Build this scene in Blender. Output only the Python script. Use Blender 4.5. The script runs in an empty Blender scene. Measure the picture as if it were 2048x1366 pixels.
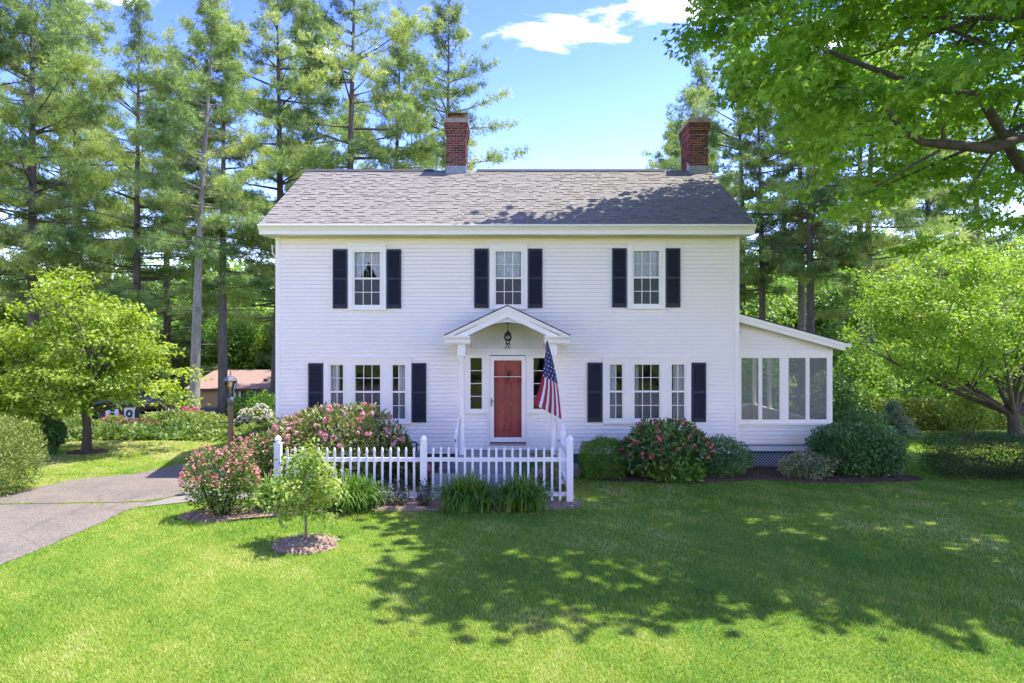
import bpy, bmesh, math, random
import numpy as np
from mathutils import Vector, Matrix

random.seed(7)
rng = np.random.default_rng(11)
scene = bpy.context.scene
col = scene.collection
PI = math.pi

# ------------------------------------------------------------------ camera
CAM_H = 3.2
F = 1400.0                                   # focal length in photo pixels (2048 wide)
cam_d = bpy.data.cameras.new('camera')
cam_d.sensor_width = 36.0
cam_d.lens = F / 2048.0 * 36.0
cam_d.clip_start = 0.1
cam_d.clip_end = 3000
cam = bpy.data.objects.new('camera', cam_d)
cam.location = (0, 0, CAM_H)
cam.rotation_euler = (PI / 2, 0, 0)
col.objects.link(cam)
scene.camera = cam

# ------------------------------------------------------------------ sun, sky, exposure
SUN = Vector((0.40, 0.10, 1.0)).normalized()
sun_d = bpy.data.lights.new('sun', 'SUN')
sun_d.energy = 2.0
sun_d.angle = math.radians(0.53)
sun_d.color = (1.0, 0.95, 0.87)
sun = bpy.data.objects.new('sun', sun_d)
sun.rotation_euler = SUN.to_track_quat('Z', 'Y').to_euler()
sun.location = (20, 5, 50)
col.objects.link(sun)

world = bpy.data.worlds.new('World')
scene.world = world
world.use_nodes = True


def build_world():
    nt = world.node_tree
    nt.nodes.clear()
    N, L = nt.nodes.new, nt.links.new
    out = N('ShaderNodeOutputWorld')
    bg = N('ShaderNodeBackground')
    sky = N('ShaderNodeTexSky')
    sky.sky_type = 'NISHITA'
    sky.sun_disc = False
    sky.sun_elevation = math.asin(SUN.z)
    sky.sun_rotation = math.atan2(SUN.x, SUN.y)
    sky.altitude = 50
    sky.air_density = 1.0
    sky.dust_density = 0.45
    sky.ozone_density = 1.6
    bg.inputs['Strength'].default_value = 0.15

    def math_(op, a=None, b=None):
        n = N('ShaderNodeMath'); n.operation = op
        for i, v in enumerate((a, b)):
            if v is None: continue
            if isinstance(v, (int, float)): n.inputs[i].default_value = v
            else: L(v, n.inputs[i])
        return n.outputs[0]
    tc = N('ShaderNodeTexCoord')
    sep = N('ShaderNodeSeparateXYZ')
    L(tc.outputs['Generated'], sep.inputs[0])
    X, Y, Z = sep.outputs
    ya = math_('MAXIMUM', math_('ABSOLUTE', Y), 0.05)
    u = math_('DIVIDE', X, ya)
    v = math_('DIVIDE', Z, ya)
    # fair weather cumulus: ragged noise gathered in a few drifting banks
    comb = N('ShaderNodeCombineXYZ')
    L(u, comb.inputs[0]); L(math_('MULTIPLY', v, 2.6), comb.inputs[1]); L(Y, comb.inputs[2])
    nz = N('ShaderNodeTexNoise')
    nz.inputs['Scale'].default_value = 9.0
    nz.inputs['Detail'].default_value = 7
    nz.inputs['Roughness'].default_value = 0.58
    nz.inputs['Distortion'].default_value = 0.25
    L(comb.outputs[0], nz.inputs['Vector'])
    total = None
    banks = [(1085, 62, 125, 28), (1190, 76, 80, 11), (1330, 18, 145, 46), (250, 2, 120, 16), (615, 108, 60, 26),
             (1650, 60, 160, 40), (-300, 60, 220, 50), (2500, 20, 300, 60), (700, -260, 260, 60), (1500, -420, 340, 80)]
    for (px, py, rx, ry) in banks:
        cu, cv = (px - 1024) / F, (683 - py) / F
        du = math_('DIVIDE', math_('SUBTRACT', u, cu), rx / F)
        dv = math_('DIVIDE', math_('SUBTRACT', v, cv), ry / F)
        d = math_('SQRT', math_('ADD', math_('MULTIPLY', du, du), math_('MULTIPLY', dv, dv)))
        m = math_('SUBTRACT', 1.15, d)
        total = m if total is None else math_('MAXIMUM', total, m)
    dens = math_('ADD', math_('MULTIPLY', total, 0.80), math_('MULTIPLY', math_('SUBTRACT', nz.outputs['Fac'], 0.5), 3.6))
    ramp = N('ShaderNodeMapRange')
    ramp.inputs['From Min'].default_value = 0.05
    ramp.inputs['From Max'].default_value = 1.15
    ramp.inputs['To Max'].default_value = 0.92
    ramp.interpolation_type = 'SMOOTHSTEP'
    L(dens, ramp.inputs['Value'])
    mix = N('ShaderNodeMix'); mix.data_type = 'RGBA'
    L(ramp.outputs[0], mix.inputs['Factor'])
    # clear dry air: deepen the blue overhead, keep the pale horizon
    k1 = N('ShaderNodeMix'); k1.data_type = 'RGBA'; k1.blend_type = 'MULTIPLY'; k1.inputs['Factor'].default_value = 1
    L(sky.outputs[0], k1.inputs['A']); k1.inputs['B'].default_value = (0.2, 0.2, 0.2, 1)
    gm = N('ShaderNodeGamma'); gm.inputs['Gamma'].default_value = 2.3
    L(k1.outputs['Result'], gm.inputs['Color'])
    k2 = N('ShaderNodeMix'); k2.data_type = 'RGBA'; k2.blend_type = 'MULTIPLY'; k2.inputs['Factor'].default_value = 1
    L(gm.outputs[0], k2.inputs['A']); k2.inputs['B'].default_value = (6.1, 3.75, 4.0, 1)
    L(k2.outputs['Result'], mix.inputs['A'])
    mix.inputs['B'].default_value = (6.4, 6.3, 6.6, 1)
    L(mix.outputs['Result'], bg.inputs['Color'])
    L(bg.outputs[0], out.inputs[0])


build_world()
vs = scene.view_settings
vs.view_transform = 'Standard'
vs.look = 'None'
vs.exposure = 2.42
vs.gamma = 1.0
vs.use_curve_mapping = False
cy = scene.cycles
cy.use_denoising = True
cy.max_bounces = 7
cy.diffuse_bounces = 4
cy.glossy_bounces = 3
cy.transmission_bounces = 5
cy.transparent_max_bounces = 12
cy.caustics_reflective = False
cy.caustics_refractive = False
cy.sample_clamp_indirect = 6.0

# ------------------------------------------------------------------ helpers: materials


def mat_base(name):
    m = bpy.data.materials.new(name)
    m.use_nodes = True
    nt = m.node_tree
    b = nt.nodes['Principled BSDF']
    return m, nt, b


def mat(name, c, rough=0.6, noise=None, metal=0.0, bump=None, spec=0.5, c2=None, coords='Object', stretch=(1, 1, 1)):
    """Principled with an optional two colour noise (scale, amount) and bump (scale, strength)."""
    m, nt, b = mat_base(name)
    N, L = nt.nodes.new, nt.links.new
    b.inputs['Base Color'].default_value = (*c, 1)
    b.inputs['Roughness'].default_value = rough
    b.inputs['Metallic'].default_value = metal
    b.inputs['Specular IOR Level'].default_value = spec
    if noise or bump:
        tc = N('ShaderNodeTexCoord')
        mp = N('ShaderNodeMapping')
        mp.inputs['Scale'].default_value = stretch
        L(tc.outputs[coords], mp.inputs['Vector'])
    if noise:
        nz = N('ShaderNodeTexNoise')
        nz.inputs['Scale'].default_value = noise[0]
        nz.inputs['Detail'].default_value = 6
        nz.inputs['Roughness'].default_value = 0.65
        L(mp.outputs[0], nz.inputs['Vector'])
        r = N('ShaderNodeMapRange')
        r.inputs['From Min'].default_value = 0.3
        r.inputs['From Max'].default_value = 0.7
        L(nz.outputs['Fac'], r.inputs['Value'])
        mx = N('ShaderNodeMix'); mx.data_type = 'RGBA'
        a = noise[1]
        c2_ = c2 if c2 else tuple(x * (1 - a) for x in c)
        mx.inputs['A'].default_value = (*c, 1)
        mx.inputs['B'].default_value = (*c2_, 1)
        L(r.outputs[0], mx.inputs['Factor'])
        L(mx.outputs['Result'], b.inputs['Base Color'])
    if bump:
        nb = N('ShaderNodeTexNoise')
        nb.inputs['Scale'].default_value = bump[0]
        nb.inputs['Detail'].default_value = 5
        L(mp.outputs[0], nb.inputs['Vector'])
        bp = N('ShaderNodeBump')
        bp.inputs['Strength'].default_value = bump[1]
        bp.inputs['Distance'].default_value = 0.02
        L(nb.outputs['Fac'], bp.inputs['Height'])
        L(bp.outputs[0], b.inputs['Normal'])
    return m


def ramp_from(nt, stops, fac):
    r = nt.nodes.new('ShaderNodeValToRGB')
    e = r.color_ramp.elements
    while len(e) < len(stops):
        e.new(0.5)
    for i, (p, c) in enumerate(stops):
        e[i].position = p
        e[i].color = (*c, 1)
    nt.links.new(fac, r.inputs[0])
    return r.outputs[0]


def leaf_mat(name, stops, trans=0.35, rough=0.5, tboost=1.5):
    """Leaf: principled front plus translucent light; colour from the per leaf attribute 'var'."""
    m, nt, b = mat_base(name)
    N, L = nt.nodes.new, nt.links.new
    at = N('ShaderNodeAttribute'); at.attribute_name = 'var'
    c = ramp_from(nt, stops, at.outputs['Fac'])
    L(c, b.inputs['Base Color'])
    b.inputs['Roughness'].default_value = rough
    b.inputs['Specular IOR Level'].default_value = 0.35
    tr = N('ShaderNodeBsdfTranslucent')
    mul = N('ShaderNodeMix'); mul.data_type = 'RGBA'; mul.blend_type = 'MULTIPLY'
    mul.inputs['Factor'].default_value = 1
    mul.inputs['B'].default_value = (tboost * 1.05, tboost * 1.1, tboost * 0.45, 1)
    L(c, mul.inputs['A'])
    L(mul.outputs['Result'], tr.inputs['Color'])
    ms = N('ShaderNodeMixShader'); ms.inputs[0].default_value = trans
    L(b.outputs[0], ms.inputs[1]); L(tr.outputs[0], ms.inputs[2])
    L(ms.outputs[0], nt.nodes['Material Output'].inputs['Surface'])
    return m


def var_mat(name, stops, rough=0.8, source='attr', bump=None):
    """Colour by the per piece attribute 'var' or the per object random value."""
    m, nt, b = mat_base(name)
    N, L = nt.nodes.new, nt.links.new
    if source == 'attr':
        n = N('ShaderNodeAttribute'); n.attribute_name = 'var'; fac = n.outputs['Fac']
    else:
        n = N('ShaderNodeObjectInfo'); fac = n.outputs['Random']
    c = ramp_from(nt, stops, fac)
    tc = N('ShaderNodeTexCoord')
    nz = N('ShaderNodeTexNoise'); nz.inputs['Scale'].default_value = 45 if bump is None else bump[0]
    nz.inputs['Detail'].default_value = 5
    geo = N('ShaderNodeNewGeometry')
    L(geo.outputs['Position'], nz.inputs['Vector'])
    mx = N('ShaderNodeMix'); mx.data_type = 'RGBA'; mx.blend_type = 'MULTIPLY'
    mr = N('ShaderNodeMapRange'); mr.inputs['To Min'].default_value = 0.72; mr.inputs['To Max'].default_value = 1.2
    L(nz.outputs['Fac'], mr.inputs['Value'])
    cmb = N('ShaderNodeCombineColor')
    for i in range(3): L(mr.outputs[0], cmb.inputs[i])
    mx.inputs['Factor'].default_value = 1
    L(c, mx.inputs['A']); L(cmb.outputs[0], mx.inputs['B'])
    L(mx.outputs['Result'], b.inputs['Base Color'])
    b.inputs['Roughness'].default_value = rough
    bp = N('ShaderNodeBump'); bp.inputs['Strength'].default_value = 0.4 if bump is None else bump[1]; bp.inputs['Distance'].default_value = 0.01
    L(nz.outputs['Fac'], bp.inputs['Height']); L(bp.outputs[0], b.inputs['Normal'])
    return m


def glass_mat(name, tint=(0.9, 0.93, 0.92), refl=1.0, ior=1.5, rough=0.0):
    m = bpy.data.materials.new(name)
    m.use_nodes = True
    nt = m.node_tree
    nt.nodes.clear()
    N, L = nt.nodes.new, nt.links.new
    out = N('ShaderNodeOutputMaterial')
    tr = N('ShaderNodeBsdfTransparent'); tr.inputs[0].default_value = (*tint, 1)
    gl = N('ShaderNodeBsdfGlossy'); gl.inputs['Roughness'].default_value = rough
    gl.inputs['Color'].default_value = (0.95, 0.97, 1, 1)
    fr = N('ShaderNodeFresnel'); fr.inputs['IOR'].default_value = ior
    mm = N('ShaderNodeMath'); mm.operation = 'MULTIPLY'; mm.inputs[1].default_value = refl
    L(fr.outputs[0], mm.inputs[0])
    # slightly uneven panes
    tc = N('ShaderNodeTexCoord'); nz = N('ShaderNodeTexNoise'); nz.inputs['Scale'].default_value = 2.2
    L(tc.outputs['Object'], nz.inputs['Vector'])
    bp = N('ShaderNodeBump'); bp.inputs['Strength'].default_value = 0.06; bp.inputs['Distance'].default_value = 0.05
    L(nz.outputs['Fac'], bp.inputs['Height']); L(bp.outputs[0], gl.inputs['Normal'])
    ms = N('ShaderNodeMixShader')
    L(mm.outputs[0], ms.inputs[0]); L(tr.outputs[0], ms.inputs[1]); L(gl.outputs[0], ms.inputs[2])
    L(ms.outputs[0], out.inputs['Surface'])
    return m


def screen_mat(name, amount=0.34):
    """fine grey insect screen behind glass: part see-through, part grey mesh"""
    m = glass_mat(name, (0.80, 0.82, 0.83), 0.6)
    nt = m.node_tree
    N, L = nt.nodes.new, nt.links.new
    out = next(n for n in nt.nodes if n.type == 'OUTPUT_MATERIAL')
    prev = out.inputs['Surface'].links[0].from_socket
    df = N('ShaderNodeBsdfDiffuse'); df.inputs['Color'].default_value = (0.33, 0.34, 0.34, 1)
    ms = N('ShaderNodeMixShader'); ms.inputs[0].default_value = amount
    L(prev, ms.inputs[1]); L(df.outputs[0], ms.inputs[2]); L(ms.outputs[0], out.inputs['Surface'])
    return m


def asphalt_mat(name):
    """worn asphalt: grit, pale and dark blotches, hairline cracks"""
    m, nt, b = mat_base(name)
    N, L = nt.nodes.new, nt.links.new
    geo = N('ShaderNodeNewGeometry')
    def noise(s, d=5):
        n = N('ShaderNodeTexNoise'); n.inputs['Scale'].default_value = s; n.inputs['Detail'].default_value = d; n.inputs['Roughness'].default_value = .65
        L(geo.outputs['Position'], n.inputs['Vector']); return n.outputs['Fac']
    grit, blot = noise(38, 3), noise(.9, 6)
    c1 = ramp_from(nt, [(.30, (0.095, 0.083, 0.064)), (.5, (0.165, 0.145, 0.113)), (.70, (0.255, 0.226, 0.178))], grit)
    c2 = ramp_from(nt, [(.32, (0.80, 0.80, 0.82)), (.5, (1.0, 0.99, .97)), (.68, (1.16, 1.12, 1.08))], blot)
    mx = N('ShaderNodeMix'); mx.data_type = 'RGBA'; mx.blend_type = 'MULTIPLY'; mx.inputs['Factor'].default_value = 1
    L(c1, mx.inputs['A']); L(c2, mx.inputs['B'])
    vo = N('ShaderNodeTexVoronoi'); vo.feature = 'DISTANCE_TO_EDGE'; vo.inputs['Scale'].default_value = .55
    wp = N('ShaderNodeMix'); wp.data_type = 'RGBA'; wp.inputs['Factor'].default_value = .18
    n3 = N('ShaderNodeTexNoise'); n3.inputs['Scale'].default_value = 1.7
    L(geo.outputs['Position'], n3.inputs['Vector']); L(geo.outputs['Position'], wp.inputs['A']); L(n3.outputs['Color'], wp.inputs['B'])
    L(wp.outputs['Result'], vo.inputs['Vector'])
    cr = N('ShaderNodeMapRange'); cr.inputs['From Max'].default_value = .012; cr.inputs['To Min'].default_value = .78
    L(vo.outputs['Distance'], cr.inputs['Value'])
    cc = N('ShaderNodeCombineColor')
    for i in range(3): L(cr.outputs[0], cc.inputs[i])
    m2 = N('ShaderNodeMix'); m2.data_type = 'RGBA'; m2.blend_type = 'MULTIPLY'; m2.inputs['Factor'].default_value = 1
    L(mx.outputs['Result'], m2.inputs['A']); L(cc.outputs[0], m2.inputs['B'])
    L(m2.outputs['Result'], b.inputs['Base Color'])
    b.inputs['Roughness'].default_value = .95
    bp = N('ShaderNodeBump'); bp.inputs['Strength'].default_value = .8; bp.inputs['Distance'].default_value = .02
    L(grit, bp.inputs['Height']); L(bp.outputs[0], b.inputs['Normal'])
    return m


M = {}
M['white'] = mat('white_vinyl', (0.95, 0.88, 0.755), 0.45, noise=(1.6, 0.06))
M['trim'] = mat('white_trim', (0.95, 0.89, 0.765), 0.4, noise=(2.5, 0.05))
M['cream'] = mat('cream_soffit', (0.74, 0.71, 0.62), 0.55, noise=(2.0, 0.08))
M['shutter'] = mat('navy_shutter', (0.012, 0.015, 0.028), 0.5, noise=(8, 0.25))
M['interior'] = mat('interior_wall', (0.50, 0.43, 0.35), 0.9, noise=(0.8, 0.4))
M['floor_in'] = mat('interior_floor', (0.12, 0.07, 0.04), 0.5, noise=(3, 0.4))
M['glass'] = glass_mat('window_glass', (0.95, 0.95, 0.95), 0.6)
M['storm'] = glass_mat('storm_glass', (0.97, 0.97, 0.97), 0.3)
M['half_screen'] = screen_mat('insect_half_screen', 0.20)
M['porch_glass'] = screen_mat('porch_screen')
M['red_door'] = mat('red_door_paint', (0.50, 0.075, 0.07), 0.5, noise=(3, 0.2), bump=(30, 0.1))
M['black'] = mat('black_iron', (0.012, 0.012, 0.012), 0.4, noise=(20, 0.3))
M['brass'] = mat('aged_brass', (0.16, 0.11, 0.04), 0.4, metal=0.8, noise=(20, 0.3))
M['concrete'] = mat('concrete', (0.36, 0.35, 0.33), 0.9, noise=(4, 0.3), bump=(60, 0.3))
M['foundation'] = mat('foundation_concrete', (0.17, 0.165, 0.16), 0.95, noise=(3, 0.4), bump=(40, 0.3))
M['lead'] = mat('lead_flashing', (0.34, 0.36, 0.40), 0.5, noise=(7, 0.4), metal=0.2)
M['mortar'] = mat('mortar', (0.56, 0.52, 0.49), 0.95, noise=(12, 0.35), bump=(60, 0.4))
M['cap_stone'] = mat('chimney_cap_stone', (0.42, 0.37, 0.29), 0.9, noise=(6, 0.4), bump=(30, 0.4))
M['cap_box'] = mat('rusty_chimney_box', (0.28, 0.17, 0.09), 0.7, noise=(10, 0.55), bump=(30, 0.3))
M['brick'] = var_mat('red_brick', [(0.0, (0.07, 0.030, 0.030)), (0.35, (0.13, 0.036, 0.032)), (0.7, (0.22, 0.048, 0.036)), (1.0, (0.27, 0.085, 0.060))], 0.9, 'object', (60, 0.5))
SH = [(0.0, (0.165, 0.155, 0.129)), (0.10, (0.178, 0.168, 0.141)), (0.16, (0.198, 0.187, 0.157)), (1.0, (0.22, 0.208, 0.176))]
M['shingle_o'] = var_mat('roof_shingle_piece', SH, 0.95, 'object', (90, 0.6))
M['shingle_a'] = var_mat('roof_shingle_field', SH, 0.95, 'attr', (90, 0.6))
M['roof_dark'] = mat('roof_edge_dark', (0.045, 0.045, 0.05), 0.9, noise=(20, 0.4))
M['curtain'] = mat('white_curtain', (0.86, 0.86, 0.86), 0.9, noise=(12, 0.15), stretch=(1, 1, 0.2))
M['vinyl'] = mat('white_fence_vinyl', (0.87, 0.84, 0.82), 0.35, noise=(6, 0.06))
M['asphalt'] = asphalt_mat('asphalt')
M['walk'] = mat('walk_concrete', (0.24, 0.22, 0.19), 0.95, noise=(30, 0.25), bump=(90, 0.3))
M['young_bark'] = mat('young_bark', (0.30, 0.23, 0.17), 0.9, noise=(20, 0.4), bump=(40, 0.4))
M['bark'] = mat('bark', (0.13, 0.10, 0.08), 0.95, noise=(7, 0.55), bump=(14, 1.0), stretch=(1, 1, 0.25))
M['pine_bark'] = mat('pine_bark', (0.15, 0.12, 0.105), 0.95, noise=(5, 0.55), bump=(9, 1.0), stretch=(1, 1, 0.3))
M['pale_bark'] = mat('pale_bark', (0.33, 0.29, 0.255), 0.95, noise=(6, 0.5), bump=(9, 1.0), stretch=(1, 1, 0.3))
M['twig'] = mat('twig', (0.10, 0.07, 0.05), 0.95, noise=(8, 0.4))
M['grey_wood'] = mat('weathered_wood', (0.27, 0.255, 0.245), 0.95, noise=(9, 0.4), stretch=(3, 3, 0.3))
M['brown_wood'] = mat('brown_boards', (0.11, 0.072, 0.056), 0.85, noise=(5, 0.4), stretch=(3, 3, 0.3))
M['dark_in'] = mat('dark_inside', (0.01, 0.009, 0.008), 1.0, noise=(3, 0.3))
M['tan'] = mat('tan_siding', (0.42, 0.255, 0.15), 0.8, noise=(2, 0.15))
M['pink_roof'] = mat('salmon_shingles', (0.31, 0.205, 0.165), 0.95, noise=(14, 0.25), bump=(20, 0.3))
M['wire'] = mat('wire_black', (0.02, 0.02, 0.02), 0.6, noise=(5, 0.2))
M['post_paint'] = mat('grey_brown_post', (0.13, 0.12, 0.105), 0.5, noise=(6, 0.5), c2=(0.20, 0.10, 0.05))
M['lamp_glass'] = glass_mat('lamp_glass', (0.75, 0.72, 0.62), 1.3)
M['meter'] = mat('grey_pipe', (0.10, 0.105, 0.115), 0.5, noise=(9, 0.3))
M['flag_red'] = mat('flag_red', (0.33, 0.018, 0.035), 0.8, noise=(40, 0.15))
M['flag_white'] = mat('flag_white', (0.74, 0.73, 0.74), 0.8, noise=(40, 0.06))
M['flag_blue'] = mat('flag_blue', (0.022, 0.032, 0.13), 0.8, noise=(40, 0.15))
M['beam_grey'] = mat('porch_band_grey', (0.30, 0.33, 0.38), 0.6, noise=(4, 0.15))
M['lattice'] = mat('lattice_white', (0.50, 0.51, 0.54), 0.6, noise=(6, 0.15))
M['copper'] = mat('rust_strip', (0.20, 0.06, 0.03), 0.7, noise=(8, 0.5))

# ------------------------------------------------------------------ helpers: mesh building


class MB:
    def __init__(self):
        self.v, self.f, self.s = [], [], []

    def box(self, x0, x1, y0, y1, z0, z1):
        i = len(self.v)
        self.v += [(x0, y0, z0), (x1, y0, z0), (x1, y1, z0), (x0, y1, z0), (x0, y0, z1), (x1, y0, z1), (x1, y1, z1), (x0, y1, z1)]
        for q in ((0, 3, 2, 1), (4, 5, 6, 7), (0, 1, 5, 4), (1, 2, 6, 5), (2, 3, 7, 6), (3, 0, 4, 7)):
            self.f.append(tuple(i + k for k in q)); self.s.append(False)
        return self

    def prism(self, poly, axis, a, b):
        """poly: 2D outline; extruded along axis ('x','y','z') from a to b."""
        def P(p, t):
            if axis == 'x': return (t, p[0], p[1])
            if axis == 'y': return (p[0], t, p[1])
            return (p[0], p[1], t)
        i = len(self.v); n = len(poly)
        self.v += [P(p, a) for p in poly] + [P(p, b) for p in poly]
        self.f.append(tuple(range(i, i + n))); self.s.append(False)
        self.f.append(tuple(range(i + 2 * n - 1, i + n - 1, -1))); self.s.append(False)
        for k in range(n):
            k2 = (k + 1) % n
            self.f.append((i + k, i + n + k, i + n + k2, i + k2)); self.s.append(False)
        return self

    def tube(self, pts, rad, sides=8, cap=True):
        pts = [Vector(p) for p in pts]
        if not isinstance(rad, (list, tuple)): rad = [rad] * len(pts)
        i0 = len(self.v)
        up = Vector((0, 0, 1))
        d0 = (pts[1] - pts[0]).normalized()
        n = d0.cross(up)
        if n.length < 1e-3: n = d0.cross(Vector((1, 0, 0)))
        n.normalize()
        for k, p in enumerate(pts):
            d = (pts[min(k + 1, len(pts) - 1)] - pts[max(k - 1, 0)])
            if d.length < 1e-9: d = d0.copy()
            d.normalize()
            n = (n - d * n.dot(d))
            if n.length < 1e-6: n = d.orthogonal()
            n.normalize()
            b = d.cross(n)
            for s in range(sides):
                a = 2 * PI * s / sides
                q = p + (n * math.cos(a) + b * math.sin(a)) * rad[k]
                self.v.append(tuple(q))
        for k in range(len(pts) - 1):
            for s in range(sides):
                s2 = (s + 1) % sides
                a = i0 + k * sides
                self.f.append((a + s, a + s2, a + sides + s2, a + sides + s)); self.s.append(True)
        if cap:
            self.f.append(tuple(i0 + s for s in range(sides - 1, -1, -1))); self.s.append(False)
            e = i0 + (len(pts) - 1) * sides
            self.f.append(tuple(e + s for s in range(sides))); self.s.append(False)
        return self

    def lathe(self, prof, c, sides=16, smooth=True):
        """prof: (radius, z) from bottom to top around the vertical axis at c."""
        i0 = len(self.v)
        for (r, z) in prof:
            for s in range(sides):
                a = 2 * PI * (s + 0.5) / sides
                self.v.append((c[0] + r * math.cos(a), c[1] + r * math.sin(a), c[2] + z))
        for k in range(len(prof) - 1):
            for s in range(sides):
                s2 = (s + 1) % sides
                a = i0 + k * sides
                self.f.append((a + s, a + s2, a + sides + s2, a + sides + s)); self.s.append(smooth)
        self.f.append(tuple(i0 + s for s in range(sides - 1, -1, -1))); self.s.append(False)
        e = i0 + (len(prof) - 1) * sides
        self.f.append(tuple(e + s for s in range(sides))); self.s.append(False)
        return self

    def face(self, pts):
        i = len(self.v)
        self.v += [tuple(p) for p in pts]
        self.f.append(tuple(range(i, i + len(pts)))); self.s.append(False)
        return self

    def mesh(self, name, m):
        me = bpy.data.meshes.new(name)
        me.from_pydata(self.v, [], self.f)
        me.materials.append(m)
        me.polygons.foreach_set('use_smooth', self.s)
        me.update()
        return me

    def build(self, name, m, parent=None, label=None, cat=None, group=None, kind=None):
        return link(name, self.mesh(name, m), parent, label, cat, group, kind)


WLOC = {}


def tag(o, label=None, cat=None, group=None, kind=None):
    if label: o['label'] = label
    if cat: o['category'] = cat
    if group: o['group'] = group
    if kind: o['kind'] = kind
    return o


def link(name, me, parent=None, label=None, cat=None, group=None, kind=None):
    """Link a mesh given in world coordinates (or local ones when the parent is a tree prototype at the origin)."""
    o = bpy.data.objects.new(name, me)
    col.objects.link(o)
    if parent is not None:
        o.parent = parent
        if parent.name in WLOC:
            o.matrix_parent_inverse = Matrix.Translation(-WLOC[parent.name])
    return tag(o, label, cat, group, kind)


def thing(name, label, cat, loc=(0, 0, 0), group=None, kind=None):
    o = bpy.data.objects.new(name, None)
    o.empty_display_size = 0.2
    col.objects.link(o)
    o.location = loc
    WLOC[o.name] = Vector(loc)
    return tag(o, label, cat, group, kind)


def copy_thing(src, loc, rz=0.0, sc=1.0, label=None, group=None):
    r = src.copy(); col.objects.link(r)
    r.location = loc; r.rotation_euler = (0, 0, rz)
    r.scale = (sc, sc, sc) if not isinstance(sc, tuple) else sc
    if label: r['label'] = label
    if group: r['group'] = group
    for ch in src.children:
        c = ch.copy(); col.objects.link(c); c.parent = r
        for g in ch.children:
            d = g.copy(); col.objects.link(d); d.parent = c
    return r


def np_mesh(name, V, T, m, var=None, smooth=True):
    """V (n,3) float, T (k,3) int; var per vertex float."""
    me = bpy.data.meshes.new(name)
    V = np.ascontiguousarray(V, dtype=np.float32); T = np.ascontiguousarray(T, dtype=np.int32)
    me.vertices.add(len(V)); me.vertices.foreach_set('co', V.ravel())
    me.loops.add(T.size); me.loops.foreach_set('vertex_index', T.ravel())
    me.polygons.add(len(T)); me.polygons.foreach_set('loop_start', np.arange(0, T.size, 3, dtype=np.int32))
    me.polygons.foreach_set('use_smooth', np.full(len(T), smooth, dtype=bool))
    me.update(calc_edges=True)
    if var is not None:
        a = me.attributes.new('var', 'FLOAT', 'POINT')
        a.data.foreach_set('value', np.ascontiguousarray(var, dtype=np.float32))
    me.materials.append(m)
    return me


def unit(a):
    return a / np.maximum(np.linalg.norm(a, axis=-1, keepdims=True), 1e-9)


# leaf templates: (verts, tris); y is the tip direction, x across, z out of the leaf
OVAL = (np.array([(0, 0, 0), (-0.30, 0.45, 0.09), (0, 1, -0.10), (0.30, 0.45, 0.09), (0, .5, 0)]), np.array([(0, 4, 1), (0, 3, 4), (1, 4, 2), (4, 3, 2)]))
DIAM = (np.array([(0, 0, 0), (-0.30, 0.5, 0.06), (0, 1, -0.08), (0.30, 0.5, 0.06)]), np.array([(0, 2, 1), (0, 3, 2)]))
LANCE = (np.array([(0, 0, 0), (-0.16, 0.45, 0.05), (0, 1, -0.14), (0.16, 0.45, 0.05)]), np.array([(0, 2, 1), (0, 3, 2)]))
_mo = [(0, 0), (0.16, 0.10), (0.46, 0.02), (0.34, 0.22), (0.62, 0.50), (0.24, 0.46), (0.0, 1.0), (-0.24, 0.46), (-0.62, 0.50), (-0.34, 0.22), (-0.46, 0.02), (-0.16, 0.10)]
MAPLE = (np.array([(0, 0.3, 0.05)] + [(x, y, -0.14 * abs(x) - 0.10 * (y > .9)) for x, y in _mo]), np.array([(0, i, i + 1) for i in range(1, 12)] + [(0, 12, 1)]))


def tuft(n, spread, w, seed):
    r = np.random.default_rng(seed)
    V, T = [], []
    for i in range(n):
        a = 2 * PI * i / n + r.uniform(-.3, .3); s = spread * r.uniform(.35, 1.0)
        d = np.array([math.cos(a) * math.sin(s), math.cos(s), math.sin(a) * math.sin(s)])
        side = unit(np.cross(d, r.normal(size=3)))
        b = d * 0.04
        k = len(V)
        V += [b - side * w, b + side * w, d * r.uniform(.75, 1.1)]
        T.append((k, k + 1, k + 2))
    return np.array(V), np.array(T)


def leaves(P, A, Nn, S, tmpl, var, width=1.0):
    """Leaf geometry: base P, tip direction A, normal Nn, size S (arrays) -> V, T, var"""
    tv, tt = tmpl
    A = unit(A)
    B = unit(np.cross(A, Nn))
    Nz = np.cross(B, A)
    S = np.asarray(S)[:, None, None]
    V = P[:, None, :] + S * (tv[None, :, 0, None] * width * B[:, None, :] + tv[None, :, 1, None] * A[:, None, :] + tv[None, :, 2, None] * Nz[:, None, :])
    n, k = len(P), len(tv)
    T = (tt[None] + (np.arange(n) * k)[:, None, None]).reshape(-1, 3)
    return V.reshape(-1, 3), T, np.repeat(var, k)


def join_np(parts):
    Vs, Ts, vs_ = [], [], []
    o = 0
    for V, T, v in parts:
        Vs.append(V); Ts.append(T + o); vs_.append(v); o += len(V)
    return np.concatenate(Vs), np.concatenate(Ts), np.concatenate(vs_)


_ph = rng.uniform(0, 6.28, (6, 3))
_fr = rng.normal(size=(6, 3))


def wob(P, f):
    """smooth pseudo noise in about -1..1"""
    s = 0
    for i in range(6):
        s = s + np.sin((P * _fr[i] * f).sum(-1) + _ph[i, 0]) * 0.32
    return s


def at(px, py, Y):
    return Vector(((px - 1024) * Y / F, Y, CAM_H - (py - 683) * Y / F))


def ground_z(x, y):
    s = np.clip(np.asarray(y, dtype=float) - 25.0, 0, 45) * 0.115
    w = np.clip((4.0 - np.asarray(x, dtype=float)) / 10.0, 0, 1) * 0.7 + 0.3
    return -s * w


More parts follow.
